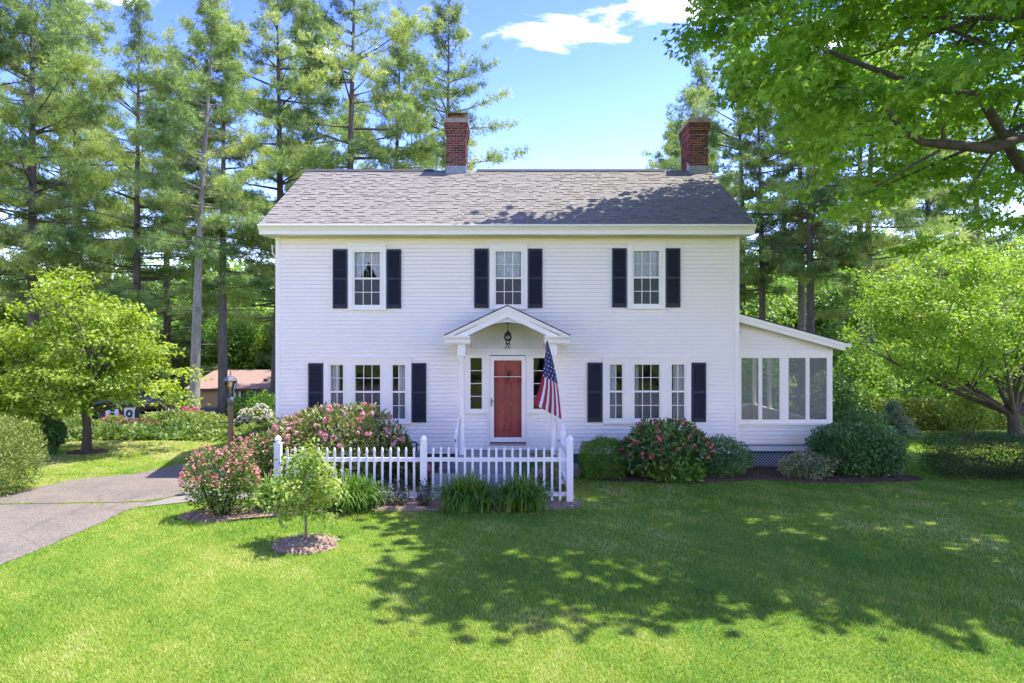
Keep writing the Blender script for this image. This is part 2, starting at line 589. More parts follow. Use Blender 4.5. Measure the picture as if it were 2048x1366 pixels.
def inside_poly(x, y, poly):
    r = np.zeros(len(x), dtype=bool)
    n = len(poly)
    for i in range(n):
        x1, y1 = poly[i]; x2, y2 = poly[(i + 1) % n]
        if y1 == y2: continue
        c = ((y1 > y) != (y2 > y)) & (x < (x2 - x1) * (y - y1) / (y2 - y1) + x1)
        r ^= c
    return r

# ================================================================== THE SETTING: ground, drive, walk, beds


def build_ground():
    xs = np.concatenate([[-600, -300, -150, -90], np.arange(-60, 61, 2.0), [90, 150, 300, 600]])
    ys = np.concatenate([[-400, -200, -100, -50], np.arange(-30, 90, 2.0), [120, 200, 400, 900]])
    XX, YY = np.meshgrid(xs, ys)
    V = np.stack([XX, YY, ground_z(XX, YY)], -1).reshape(-1, 3)
    nx, ny = len(xs), len(ys)
    i = np.arange(nx * ny).reshape(ny, nx)
    a, b, c, d = i[:-1, :-1].ravel(), i[:-1, 1:].ravel(), i[1:, 1:].ravel(), i[1:, :-1].ravel()
    T = np.concatenate([np.stack([a, b, c], -1), np.stack([a, c, d], -1)])
    m, nt, bs = mat_base('lawn_soil_and_thatch')
    N, L = nt.nodes.new, nt.links.new
    geo = N('ShaderNodeNewGeometry')
    n1 = N('ShaderNodeTexNoise'); n1.inputs['Scale'].default_value = 0.35; n1.inputs['Detail'].default_value = 7; n1.inputs['Roughness'].default_value = .7
    n2 = N('ShaderNodeTexNoise'); n2.inputs['Scale'].default_value = 40; n2.inputs['Detail'].default_value = 4
    L(geo.outputs['Position'], n1.inputs['Vector']); L(geo.outputs['Position'], n2.inputs['Vector'])
    mx = N('ShaderNodeMath'); mx.operation = 'MULTIPLY_ADD'; mx.inputs[1].default_value = 0.55
    L(n1.outputs['Fac'], mx.inputs[0])
    ml = N('ShaderNodeMath'); ml.operation = 'MULTIPLY'; ml.inputs[1].default_value = 0.45
    L(n2.outputs['Fac'], ml.inputs[0]); L(ml.outputs[0], mx.inputs[2])
    c = ramp_from(nt, [(0.3, (0.07, 0.125, 0.016)), (0.5, (0.15, 0.215, 0.03)), (0.7, (0.25, 0.275, 0.055))], mx.outputs[0])
    L(c, bs.inputs['Base Color'])
    bs.inputs['Roughness'].default_value = 1.0
    bs.inputs['Specular IOR Level'].default_value = 0.1
    bp = N('ShaderNodeBump'); bp.inputs['Strength'].default_value = 0.7; bp.inputs['Distance'].default_value = 0.03
    L(n2.outputs['Fac'], bp.inputs['Height']); L(bp.outputs[0], bs.inputs['Normal'])
    link('ground', np_mesh('ground', V, T, m, smooth=True), kind='structure')


build_ground()


def smooth_poly(pts, n=3):
    """Catmull-Rom through a closed outline"""
    out = []
    k = len(pts)
    for i in range(k):
        p0, p1, p2, p3 = (np.array(pts[(i + j - 1) % k], float) for j in range(4))
        for t in np.linspace(0, 1, n, endpoint=False):
            out.append(tuple(0.5 * ((2 * p1) + (-p0 + p2) * t + (2 * p0 - 5 * p1 + 4 * p2 - p3) * t * t + (-p0 + 3 * p1 - 3 * p2 + p3) * t ** 3)))
    return out


def ragged(poly, step=0.25, amp=0.025):
    out = []
    for i in range(len(poly)):
        a = np.array(poly[i], float); b = np.array(poly[(i + 1) % len(poly)], float)
        n = max(1, int(min(np.linalg.norm(b - a), 15) / step))
        for k in range(n):
            p = a + (b - a) * k / n
            out.append((p[0] + random.uniform(-amp, amp), p[1] + random.uniform(-amp, amp)))
    return out


def sheet(name, poly, z, m, kind='structure', parent=None, th=0.0):
    bm = bmesh.new()
    vs_ = [bm.verts.new((x, y, z)) for x, y in poly]
    f = bm.faces.new(vs_)
    if f.normal.z < 0: f.normal_flip()
    bm.normal_update()
    if f.normal.z < 0: f.normal_flip()
    bmesh.ops.triangulate(bm, faces=bm.faces[:])
    me = bpy.data.meshes.new(name)
    bm.to_mesh(me); bm.free()
    me.materials.append(m)
    return link(name, me, parent, kind=kind)


DRIVE = [(-7.3, -20), (-7.3, 9.9), (-7.24, 11.2), (-7.26, 13.3), (-6.85, 14.7), (-6.62, 16), (-6.5, 22), (-6.5, 26), (-8.25, 26), (-8.4, 19.2), (-8.5, 18.4), (-9.1, 16.85), (-10.1, 16.2), (-10.6, 14.5), (-10.8, 12), (-10.8, -20)]
WALK = [(-7.18, 13.45), (-6.3, 13.98), (-5.4, 14.13), (-4.0, 14.18), (0.9, 14.2), (0.9, 14.85), (-4.0, 14.83), (-5.6, 14.78), (-6.78, 14.92), (-7.0, 14.2)]
DRIVE_N = [p for p in DRIVE if True]
sheet('driveway', ragged(DRIVE, 0.2, 0.03), 0.012, M['asphalt'])
ROAD = [(-300, -10), (300, -10), (300, -3.0), (-300, -3.0)]
sheet('road', ROAD, 0.008, M['asphalt'])
sheet('walkway', ragged(WALK, 0.3, 0.008), 0.020, M['walk'])
# the seam across the drive where the paving was joined, with grass growing in it
seam_pts = [(-10.7, 13.55), (-10.0, 13.72), (-9.2, 13.78), (-8.5, 13.83), (-7.9, 13.86), (-7.3, 13.95), (-7.0, 14.2), (-6.85, 14.6)]
seam = []
for p in seam_pts: seam.append((p[0], p[1] - 0.018 - random.random() * .012))
for p in reversed(seam_pts): seam.append((p[0], p[1] + 0.018 + random.random() * .012))
sheet('driveway_seam', seam, 0.016, mat('seam_soil', (0.10, 0.095, 0.045), 1.0, noise=(20, .5)))

mulch_m = mat('bark_mulch', (0.40, 0.285, 0.185), 1.0, noise=(60, 0.5), bump=(70, 1.0))
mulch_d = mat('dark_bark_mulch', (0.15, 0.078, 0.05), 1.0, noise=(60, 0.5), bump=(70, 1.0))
CHIP_L = var_mat('wood_chip', [(0, (0.22, 0.14, 0.08)), (.5, (0.43, 0.31, 0.205)), (1, (0.58, 0.45, 0.33))])
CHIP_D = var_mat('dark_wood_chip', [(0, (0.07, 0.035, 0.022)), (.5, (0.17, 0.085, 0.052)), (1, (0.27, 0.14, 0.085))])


def ellipse(cx, cy_, rx, ry, n=40, j=0.04):
    return [(cx + rx * math.cos(2 * PI * i / n) * (1 + random.uniform(-j, j)), cy_ + ry * math.sin(2 * PI * i / n) * (1 + random.uniform(-j, j))) for i in range(n)]


MULCH = {}


def mulch_bed(name, poly, label, dark=False, h=0.045, chips=1800):
    poly = list(poly)
    MULCH[len(MULCH)] = poly
    P = np.array(poly)
    c = P.mean(0)
    rings = [(1.0, 0.006), (0.93, h * .7), (0.8, h), (0.5, h * 1.1)]
    V, T = [], []
    n = len(P)
    for s, z in rings:
        q = c + (P - c) * s if len(rings) else P
        V += [(x, y, z) for x, y in q]
    V.append((c[0], c[1], h * 1.15))
    for k in range(len(rings) - 1):
        for i in range(n):
            j = (i + 1) % n
            T += [(k * n + i, k * n + j, (k + 1) * n + j), (k * n + i, (k + 1) * n + j, (k + 1) * n + i)]
    k = len(rings) - 1
    for i in range(n): T.append((k * n + i, k * n + (i + 1) % n, len(V) - 1))
    bed = link(name, np_mesh(name, np.array(V), np.array(T), mulch_d if dark else mulch_m, smooth=True), label=label, cat='mulch', kind='stuff')
    lo, hi = P.min(0), P.max(0)
    X = rng.uniform(lo[0], hi[0], chips * 3); Y = rng.uniform(lo[1], hi[1], chips * 3)
    ok = inside_poly(X, Y, poly)
    X, Y = X[ok][:chips], Y[ok][:chips]
    k = len(X)
    A = rng.normal(size=(k, 3)); A[:, 2] *= .3
    Nn = rng.normal(size=(k, 3)) * .5; Nn[:, 2] += 1
    V, T, v = leaves(np.stack([X, Y, rng.uniform(h * .6, h * 1.2, k)], -1), A, Nn, rng.uniform(.02, .06, k), DIAM, rng.random(k), 0.8)
    link('wood_chips', np_mesh('wood_chips', V, T, CHIP_D if dark else CHIP_L, v), bed, kind='stuff')


def in_mulch(x, y):
    r = np.zeros(len(x), dtype=bool)
    for p in MULCH.values(): r |= inside_poly(x, y, p)
    return r


# ================================================================== THE HOUSE
YF = 17.5                                            # front wall plane
HX0, HX1 = -5.89, 5.66
YB = 24.5


def fx(px): return (px - 1024) / 80.0
def fz(py): return CAM_H - (py - 683) / 80.0


house = thing('white_house', 'large two storey white clapboard house with navy shutters and grey roof', 'house', (-0.1, 17.5, 0))
Z0, Z1 = 0.40, 5.86
wall = MB()
wall.box(HX0, HX0 + .12, YF + .001, YB, Z0, Z1)
wall.box(HX1 - .12, HX1, YF + .001, YB, Z0, Z1)
wall.box(HX0 + .12, HX1 - .12, YB - .12, YB, Z0, Z1)
wall.prism([(YF, Z1), (YB, Z1), (21.0, 8.12)], 'x', HX0, HX0 + .12)
wall.prism([(YF, Z1), (YB, Z1), (21.0, 8.12)], 'x', HX1 - .12, HX1)
wall = wall.build('wall', M['white'], house)
MB().box(HX0 + .03, HX1 - .03, YF + .03, YB - .03, -0.6, Z0 - .004).build('foundation', M['foundation'], house)
# rooms behind the windows
inn = MB()
inn.box(HX0 + .13, HX1 - .13, 21.6, 21.7, Z0, Z1)
inn.box(-1.75, -1.65, YF + .12, 21.6, Z0, 5.8)
inn.box(1.35, 1.45, YF + .12, 21.6, Z0, 5.8)
inn.build('interior_wall', M['interior'], house)
inf = MB()
for z in (Z0, 3.18, 5.75): inf.box(HX0 + .13, HX1 - .13, YF + .10, 21.6, z, z + .1)
inf.build('interior_floor', M['floor_in'], house)

# openings in the clapboards: outer casing rectangles
OPEN = []
UP = [(697.5, 772.5, 490.5, 619.5), (979.5, 1054.5, 489.5, 618.5), (1254.5, 1329.5, 488.5, 617.5)]
LOW = [(648.5, 823, 717, 847), (1205.5, 1381, 716, 846.5)]
for a, b, t, u in UP + LOW: OPEN.append((fx(a), fx(b), fz(u), fz(t)))
ENT = (-1.16, 0.98, 1.42, 3.05)                      # entry surround above, clapboards below beside the door
OPEN.append(ENT)
OPEN.append((-0.62, 0.42, 0.3, 1.62))
PITCH = 0.1005
rows = int((Z1 - Z0) / PITCH) + 1
for r in range(rows):
    z = Z0 + r * PITCH
    zt = min(z + PITCH + .012, Z1 + .02)
    segs = [(HX0 + .075, HX1 - .075)]
    for (a, b, c, d) in OPEN:
        if not (c <= z + .002 and d >= z + PITCH - .002): continue
        new = []
        for s in segs:
            if b <= s[0] or a >= s[1]: new.append(s); continue
            if a - s[0] > .02: new.append((s[0], a))
            if s[1] - b > .02: new.append((b, s[1]))
        segs = new
    cut = []
    for (a, b) in segs:
        while b - a > 3.9:
            m_ = a + random.uniform(1.4, 3.6)
            cut.append((a, m_)); a = m_ + .0015
        cut.append((a, b))
    for (a, b) in cut:
        dz = random.uniform(-.0015, .0015)
        MB().prism([(YF + .004, z + dz), (YF - .033, z + dz), (YF - .033, z + .014 + dz), (YF - .004, zt), (YF + .004, zt)], 'x', a, b).build('clapboard', M['white'], wall)
for x in (HX0, HX1 - .08):
    MB().box(x - .012, x + .092, YF - .035, YF + .12, Z0 - .02, Z1).build('corner_board', M['trim'], house)
MB().box(HX0 + .09, HX1 - .09, YF - .03, YF + .02, Z1 - .10, Z1 + .03).build('frieze_board', M['cream'], house)

# ---- roof
EY, EZ, RY, RZ = 17.05, 6.05, 21.0, 8.33
RX0, RX1 = -6.18, 5.93
rl = math.hypot(RY - EY, RZ - EZ)
ru = ((RY - EY) / rl, (RZ - EZ) / rl)                # up the slope (y, z)
rn = (-ru[1], ru[0])                                 # outward normal (y, z)
rf = MB()
th = .07
rf.prism([(EY, EZ), (RY, RZ), (2 * RY - EY, EZ), (2 * RY - EY - .05, EZ - .05), (RY, RZ - th * 1.3), (EY + .05, EZ - .05)], 'x', RX0, RX1)
roof = rf.build('roof', M['roof_dark'], house)
EXP = rl / 32.0
shp = []
cnt = 0
tab_me = []
for k, t in enumerate((.008, .015, .024)):
    b = MB().prism([(0, .001), (0, t), (1, t * .35), (1, .001)], 'x', 0, 1)
    tab_me.append(b.mesh('shingle', M['shingle_o']))
Vp, Tp, vp = [], [], []
cube_t = []
for r in range(32):
    s0 = r * EXP
    x = RX0 + .005
    while x < RX1 - .02:
        w = random.choice((.10, .13, .17, .21)) * random.uniform(.85, 1.15)
        if x + w > RX1 - .06: w = RX1 - .005 - x
        k = random.choice((0, 0, 1, 2))
        ln = EXP * 1.02
        y0, z0 = EY + ru[0] * (s0 - .012), EZ + ru[1] * (s0 - .012)
        if cnt < 300:
            o = bpy.data.objects.new('shingle', tab_me[k]); col.objects.link(o); o.parent = roof
            mt = Matrix(((w - .004, 0, 0, x), (0, ru[0] * ln, rn[0], y0), (0, ru[1] * ln, rn[1], z0), (0, 0, 0, 1)))
            o.matrix_local = mt
            cnt += 1
        else:
            t = (.008, .015, .024)[k]
            i = len(Vp)
            for xx in (x, x + w - .004):
                for (a, h) in ((0, .001), (0, t), (ln, t * .35), (ln, .001)):
                    Vp.append((xx, y0 + ru[0] * a + rn[0] * h, z0 + ru[1] * a + rn[1] * h))
            for q in ((0, 1, 5, 4), (1, 2, 6, 5), (0, 3, 2, 1), (4, 5, 6, 7)):
                Tp += [(i + q[0], i + q[1], i + q[2]), (i + q[0], i + q[2], i + q[3])]
            vp += [random.random()] * 8
        x += w
link('shingles', np_mesh('shingles', np.array(Vp), np.array(Tp), M['shingle_a'], np.array(vp), smooth=False), roof, kind='stuff')
# ridge vent in three lengths
for a, b in ((RX0, -2.35), (-1.05, 4.55), (5.75, RX1)):
    MB().prism([(RY - .17, RZ - .075), (RY - .16, RZ - .05), (RY, RZ + .045), (RY + .16, RZ - .05), (RY + .17, RZ - .075)], 'x', a, b).build('ridge_cap', M['roof_dark'], roof)
MB().prism([(EY - .11, EZ - .01), (EY - .115, EZ - .03), (EY - .10, EZ - .06), (EY - .05, EZ - .10), (EY - .04, EZ - .13), (EY - .002, EZ - .13), (EY - .002, EZ - .01)], 'x', RX0 + .01, RX1 - .01).build('gutter', M['trim'], house)
MB().box(RX0 + .02, RX1 - .02, EY, EY + .03, EZ - .24, EZ - .055).build('fascia', M['trim'], house)
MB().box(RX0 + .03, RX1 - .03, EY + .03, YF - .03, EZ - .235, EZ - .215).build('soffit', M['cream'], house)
for x in (RX0, RX1 - .04):
    MB().prism([(EY + .03, EZ - .2), (RY, RZ - .26), (2 * RY - EY - .03, EZ - .2), (2 * RY - EY - .03, EZ - .05), (RY, RZ - .10), (EY + .03, EZ - .05)], 'x', x + .003, x + .037).build('rake_board', M['trim'], house)
for x0, x1 in ((RX0 + .04, HX0 - .015), (HX1 + .015, RX1 - .04)):
    MB().prism([(EY + .03, EZ - .215), (YF + .4, EZ - .215), (YF + .4, EZ + .02), (EY + .03, EZ - .06)], 'x', x0, x1).build('cornice_return', M['cream'], house)

# ---- chimneys
brick_me = MB().box(-.5, .5, -.5, .5, -.5, .5).mesh('brick', M['brick'])


def chimney(x0, x1, y0, y1, zb, courses, label, box_in):
    H_ = .0705
    zt = zb + courses * H_
    core = MB().box(x0 + .014, x1 - .014, y0 + .014, y1 - .014, zb - 1.0, zt)
    steps = {courses - 1: .05, courses - 2: .05, courses - 3: .05, courses - 4: .025, courses - 5: .025}
    for c, e in steps.items():
        core.box(x0 - e + .014, x1 + e - .014, y0 - e + .014, y1 + e - .014, zb + c * H_ - .006 * (1 if c == courses - 5 else 0), zb + (c + 1) * H_ - .0008 * (courses - c))
    ch = core.build('chimney', M['mortar'], house, label)
    for c in range(courses):
        e = steps.get(c, 0)
        a0, a1, b0, b1 = x0 - e, x1 + e, y0 - e, y1 + e
        z = zb + (c + .5) * H_
        for side in range(4):
            ln = (a1 - a0) if side in (0, 1) else (b1 - b0)
            off = 0 if c % 2 else .105
            p = 0.0
            first = True
            while p < ln - .015:
                w = (off if off else .205) if first else .205
                first = False
                w = min(w, ln - p)
                if ln - p - w < .03: w = ln - p
                o = bpy.data.objects.new('brick', brick_me); col.objects.link(o); o.parent = ch
                pr = random.uniform(-.003, .003)
                if side < 2:
                    yy = b0 + .02 if side == 0 else b1 - .02
                    o.location = (a0 + p + w / 2, yy + pr, z); o.scale = (w - .017, .05, H_ - .017)
                else:
                    xx = a0 + .02 if side == 2 else a1 - .02
                    o.location = (xx + pr, b0 + p + w / 2, z); o.scale = (.05, w - .017, H_ - .017)
                p += w
    cx0, cx1, cy0, cy1 = x0 - .085, x1 + .085, y0 - .085, y1 + .085
    MB().prism([(cx0, zt - .005), (cx1, zt - .005), (cx1, zt + .10), (cx1 - .06, zt + .13), (cx0 + .06, zt + .13), (cx0, zt + .10)], 'y', cy0, cy1).build('cap_stone', M['cap_stone'], ch)
    if box_in:
        bx = MB()
        z2 = zt + .13
        for (sx, sy) in ((x0, y0), (x1 - .05, y0), (x0, y1 - .05), (x1 - .05, y1 - .05)):
            bx.box(sx, sx + .05, sy, sy + .05, z2, z2 + .155)
        bx.box(x0 + .09, x1 - .09, y0 + .10, y1 - .10, z2, z2 + .14)
        bx.prism([(x0 - .02, z2 + .155), (x1 + .02, z2 + .155), ((x0 + x1) / 2, z2 + .172)], 'y', y0 - .03, y1 + .03)
        bx.build('flue_cover', M['cap_box'], ch)
    else:
        bx = MB()
        z2 = zt + .13
        bx.prism([(x0 - .01, z2), (x1 - .10, z2), (x1 - .14, z2 + .075), (x0 + .03, z2 + .09)], 'y', y0 + .03, y1 - .02)
        bx.build('flue_cover', M['cap_stone'], ch)
    zf = RZ - (RY - y0) * ru[1] / ru[0] if y0 < RY else RZ
    fl = MB()
    fl.prism([(x0 - .03, zb - .36), (x1 + .03, zb - .36), (x1 + .008, zb + .005), (x0 - .008, zb + .005)], 'y', y0 - .016, y0 + .01)
    fl.build('flashing', M['lead'], ch)
    st = MB()
    for k in range(3):
        ya = y0 + .02 + k * .12
        st.prism([(ya, zb - .2), (ya + .12, zb - .2), (ya + .12, zb + .05 + .06 * k), (ya + .02, zb + .06 + .06 * k)], 'x', x0 - .018, x0 + .005)
        st.prism([(ya, zb - .2), (ya + .12, zb - .2), (ya + .12, zb + .05 + .06 * k), (ya + .02, zb + .06 + .06 * k)], 'x', x1 - .005, x1 + .018)
    st.build('step_flashing', M['lead'], ch)


chimney(-1.94, -1.38, 20.72, 21.75, 8.40, 18, 'red brick chimney with concrete slab and rusty metal cover', True)
chimney(5.28, 5.80, 20.72, 21.85, 8.40, 18, 'darker stained red brick chimney at the roof end', False)


# ---- windows
def sash_pair(parent, x0, x1, z0, z1, zm, cols, y):
    """double hung pair: frame, panes and muntins set in the opening x0..x1, z0..z1"""
    fr = MB()
    w = .042
    fr.box(x0 - .045, x0, y - .03, y + .06, z0 - .05, z1 + .05)
    fr.box(x1, x1 + .045, y - .03, y + .06, z0 - .05, z1 + .05)
    fr.box(x0, x1, y - .03, y + .06, z1, z1 + .05)
    fr.box(x0, x1, y - .03, y + .06, z0 - .05, z0)
    fr.box(x0, x1, y - .022, y + .05, zm - .022, zm + .022)
    fr.build('sash_frame', M['trim'], parent)
    mu = MB()
    for k in range(1, cols):
        x = x0 + (x1 - x0) * k / cols
        mu.box(x - .008, x + .008, y + .004, y + .016, z0, zm - .022)
        mu.box(x - .008, x + .008, y - .004, y + .008, zm + .022, z1)
    for a, b, yy in ((z0, zm - .022, .0045), (zm + .022, z1, -.0035)):
        z = (a + b) / 2
        mu.box(x0, x1, y + yy, y + yy + .011, z - .008, z + .008)
    mu.build('muntin', M['trim'], parent)
    MB().box(x0, x1, y + .010, y + .0135, z0, zm - .01).build('pane', M['half_screen'], parent)
    MB().box(x0, x1, y + .002, y + .0055, zm + .01, z1).build('pane', M['glass'], parent)


def casing(x0, x1, z0, z1, sashes, name='window', label=None):
    """flat casing around one or three double hung openings"""
    c = MB()
    ya, yb = YF - .062, YF + .06
    s0 = min(s[0] for s in sashes) - .045; s1 = max(s[1] for s in sashes) + .045
    t, b = sashes[0][3] + .05, sashes[0][2] - .05
    c.box(x0, s0, ya, yb, z0, z1)
    c.box(s1, x1, ya, yb, z0, z1)
    c.box(s0, s1, ya, yb, t, z1)
    c.box(s0, s1, ya, yb, z0, b)
    for q, r in zip(sashes[:-1], sashes[1:]):
        c.box(q[1] + .045, r[0] - .045, ya, yb, b, t)
    w = c.build(name, M['trim'], house, label)
    MB().box(x0 - .012, x1 + .012, YF - .085, YF - .0625, z1 - .035, z1 + .014).build('head_trim', M['trim'], w)
    MB().box(x0 - .006, x1 + .006, YF - .082, YF - .0625, z0 - .012, z0 + .03).build('sill', M['trim'], w)
    bl = MB()
    for s in sashes:
        a, bb = s[0] - .045, s[1] + .045
        bl.box(a - .012, a, YF - .074, YF - .0625, b - .01, t + .012)
        bl.box(bb, bb + .012, YF - .074, YF - .0625, b - .01, t + .012)
        bl.box(a, bb, YF - .074, YF - .0625, t, t + .012)
    bl.build('inner_bead', M['trim'], w)
    for s in sashes: sash_pair(w, s[0], s[1], s[2], s[3], s[4], s[5], YF - .02)
    return w


slat_me = None


def shutter(x0, x1, z0, z1):
    y1, y0 = YF - .03, YF - .062
    f = MB()
    st = .042
    zm = z0 + (z1 - z0) * .50
    f.box(x0, x0 + st, y0, y1, z0, z1); f.box(x1 - st, x1, y0, y1, z0, z1)
    f.box(x0 + st, x1 - st, y0, y1, z0, z0 + .095); f.box(x0 + st, x1 - st, y0, y1, z1 - .055, z1); f.box(x0 + st, x1 - st, y0, y1, zm - .03, zm + .03)
    f.box(x0 + st, x1 - st, y1 - .006, y1 - .001, z0 + .095, zm - .03); f.box(x0 + st, x1 - st, y1 - .006, y1 - .001, zm + .03, z1 - .055)
    sh = f.build('shutter', M['shutter'], house)
    for a, b in ((z0 + .10, zm - .03), (zm + .03, z1 - .058)):
        n = int((b - a) / .038)
        for k in range(n):
            z = a + (k + .5) * (b - a) / n
            MB().prism([(y1 - .008, z + .014), (y0 + .004, z - .014), (y0 + .004, z - .006), (y1 - .008, z + .021)], 'x', x0 + st, x1 - st).build('slat', M['shutter'], sh)


for i, (a, b, t, u) in enumerate(UP):
    x0, x1, z0, z1 = fx(a), fx(b), fz(u), fz(t)
    cx = (x0 + x1) / 2
    casing(x0, x1, z0, z1, [(cx - .315, cx + .315, fz(u - 9.5), fz(t + 14), (fz(u - 9.5) + fz(t + 14)) / 2, 3)])
    shutter(x0 - .385, x0 - .028, z0 + .03, z1 - .105)
    shutter(x1 + .022, x1 + .378, z0 + .03, z1 - .105)
for i, (a, b, t, u) in enumerate(LOW):
    x0, x1, z0, z1 = fx(a), fx(b), fz(u), fz(t)
    zb, zt = fz(u - 10), fz(t + 13); zm = (zb + zt) / 2
    d = x0
    s = [(d + .17, d + .48, zb, zt, zm, 2), (d + .785, d + 1.405, zb, zt, zm, 3), (d + 1.715, d + 2.025, zb, zt, zm, 2)]
    casing(x0, x1, z0, z1, s)
    shutter(x0 - .385, x0 - .022, z0 + .035, z1 - .112)
    shutter(x1 + .015, x1 + .375, z0 + .035, z1 - .112)


# curtains hang inside, each its own thing
def curtain(x0, x1, z0, z1, y, label, folds=7, cut=None, group='white window curtains', amp=.022):
    nx, nz = 60, 24
    V, Tq = [], []
    for k in range(nz + 1):
        v = k / nz
        for i in range(nx + 1):
            u = i / nx
            xx = x0 + (x1 - x0) * u
            lo = z0
            if cut: lo = cut(u)
            z = z1 + (lo - z1) * v
            V.append((xx, y + amp * math.sin(u * folds * 2 * PI + .4 * math.sin(v * 3)) + .004 * math.sin(v * 9 + u * 20), z))
    for k in range(nz):
        for i in range(nx):
            a = k * (nx + 1) + i
            Tq += [(a, a + 1, a + nx + 2), (a, a + nx + 2, a + nx + 1)]
    link('curtain', np_mesh('curtain', np.array(V), np.array(Tq), M['curtain'], smooth=True), None, label, 'curtain', group)


w0 = fx(UP[0][0]) + .15
lace = lambda u: 4.75 + .45 * max(0, 1 - abs(u - .5) / .33) ** 1.1 + .012 * math.sin(u * 80)
curtain(-3.95, -3.24, 4.75, 5.47, YF + .07, 'lace swag curtain parted in the middle behind the upper left window', 8, lace)
curtain(2.98, 3.72, 4.72, 5.46, YF + .07, 'plain white valance curtain behind the upper window nearest the screened porch', 9, lambda u: 4.80 + .02 * math.sin(u * 50))
curtain(-.48, .27, 4.82, 5.46, YF + .08, 'sheer white curtain behind the upper middle window above the portico', 11, lambda u: 4.82 + .015 * math.sin(u * 60))
curtain(-4.60, -4.33, 1.15, 2.70, YF + .09, 'pale drape at the left edge of the lower window behind the pink rhododendron', 4)
curtain(-2.86, -2.60, 1.15, 2.70, YF + .09, 'pale drape at the right edge of the lower window behind the pink rhododendron', 3)
curtain(2.36, 2.60, 1.15, 2.70, YF + .09, 'pale drape at the left edge of the lower window above the red rhododendron', 4)
curtain(4.05, 4.30, 1.15, 2.70, YF + .09, 'pale drape at the right edge of the lower window above the red rhododendron', 4)
curtain(3.05, 3.22, 1.15, 2.70, YF + .30, 'tan drape inside the middle of the lower window above the red rhododendron', 3)

# ---- entry: surround, sidelights, door
ent = MB()
ya, yb = YF - .05, YF + .05
ent.box(ENT[0], -1.05, ya, yb, 1.42, 2.95); ent.box(.84, ENT[1], ya, yb, 1.42, 2.95)
ent.box(-.74, -.62, ya, yb, 1.42, 2.95); ent.box(.42, .525, ya, yb, 1.42, 2.95)
ent.box(-.62, .42, ya, yb, 2.86, 2.95)
for a, b in ((-1.05, -.74), (.525, .84)):
    ent.box(a, b, ya, yb, 1.42, 1.51); ent.box(a, b, ya, yb, 2.79, 2.95)
ent.box(-.62, -.55, ya, yb, .62, 2.86); ent.box(.35, .42, ya, yb, .62, 2.86)
entry = ent.build('entry_surround', M['trim'], house)
MB().box(ENT[0] - .02, ENT[1] + .02, YF - .075, YF + .05, 2.951, 3.018).build('entry_header', M['trim'], house)
MB().box(ENT[0] - .03, ENT[1] + .03, YF - .10, YF - .076, 2.985, 3.018).build('header_molding', M['trim'], entry)
MB().box(ENT[0] - .02, -.625, YF - .075, YF - .051, 1.40, 1.46).build('apron_trim', M['trim'], entry)
MB().box(.425, ENT[1] + .02, YF - .075, YF - .051, 1.40, 1.46).build('apron_trim', M['trim'], entry)
for a, b in ((-1.05, -.74), (.525, .84)):
    sl = MB()
    sl.box(a, a + .014, YF - .03, YF + .02, 1.51, 2.79); sl.box(b - .014, b, YF - .03, YF + .02, 1.51, 2.79)
    s = sl.build('sidelight', M['trim'], house)
    for k in range(4):
        za, zb = 1.51 + k * .32, 1.51 + (k + 1) * .32
        MB().box(a + .014, b - .014, YF - .004, YF, za + .008, zb - .008).build('pane', M['glass'], s)
        if k: MB().box(a + .014, b - .014, YF - .012, YF + .008, za - .0075, za + .0075).build('muntin', M['trim'], s)
# storm door
sd = MB()
y0, y1 = YF - .075, YF - .035
sd.box(-.545, -.45, y0, y1, .70, 2.84); sd.box(.24, .345, y0, y1, .70, 2.84)
sd.box(-.45, .24, y0, y1, 2.73, 2.84); sd.box(-.45, .24, y0, y1, .70, .81)
door = sd.build('front_door', M['trim'], house, 'white framed glass storm door over a red panelled door')
MB().box(-.45, .24, YF - .058, YF - .054, .81, 2.73).build('pane', M['storm'], door)
MB().box(-.45, .24, YF - .064, YF - .0585, 2.315, 2.33).build('meeting_rail', M['trim'], door)
rd = MB().box(-.50, .30, YF + .012, YF + .05, .66, 2.80)
red = rd.build('red_door', M['red_door'], door)
pn = MB()
for (a, b, c, d) in ((-.40, -.15, 1.92, 2.65), (-.05, .20, 1.92, 2.65), (-.40, -.15, .92, 1.62), (-.05, .20, .92, 1.62), (-.40, -.15, 1.68, 1.86), (-.05, .20, 1.68, 1.86)):
    for (p, q, r, s) in ((a, b, c, c + .018), (a, b, d - .018, d), (a, a + .018, c + .018, d - .018), (b - .018, b, c + .018, d - .018)):
        pn.box(p, q, YF - .018, YF + .0115, r, s)
    pn.box(a + .05, b - .05, YF - .006, YF + .0115, c + .05, d - .05)
pn.build('panel_molding', M['red_door'], door)
MB().lathe([(.02, 0), (.03, .02), (.028, .10), (.02, .13)], (-.10, YF - .008, 2.36), 10).tube([(-.13, YF - .02, 2.36), (-.13, YF - .022, 2.27), (-.10, YF - .025, 2.24), (-.07, YF - .022, 2.27), (-.07, YF - .02, 2.36)], .008, 6).build('knocker', M['brass'], door)
MB().box(-.517, -.503, YF - .085, YF - .0755, 1.58, 1.80).tube([(-.51, YF - .085, 1.74), (-.51, YF - .13, 1.74), (-.51, YF - .13, 1.62), (-.51, YF - .085, 1.60)], .008, 6).box(-.517, -.44, YF - .12, YF - .108, 1.712, 1.728).build('handle', M['black'], door)
MB().tube([(-.42, YF - .0, 1.46), (-.42, YF - .03, 1.46), (-.30, YF - .032, 1.46)], .009, 6).build('lever_handle', M['brass'], door)
MB().box(-.55, .35, YF - .13, YF + .02, .625, .665).build('door_sill', M['beam_grey'], house)
MB().box(-.62, .42, YF - .06, YF + .02, .48, .622).build('kick_board', M['trim'], house)

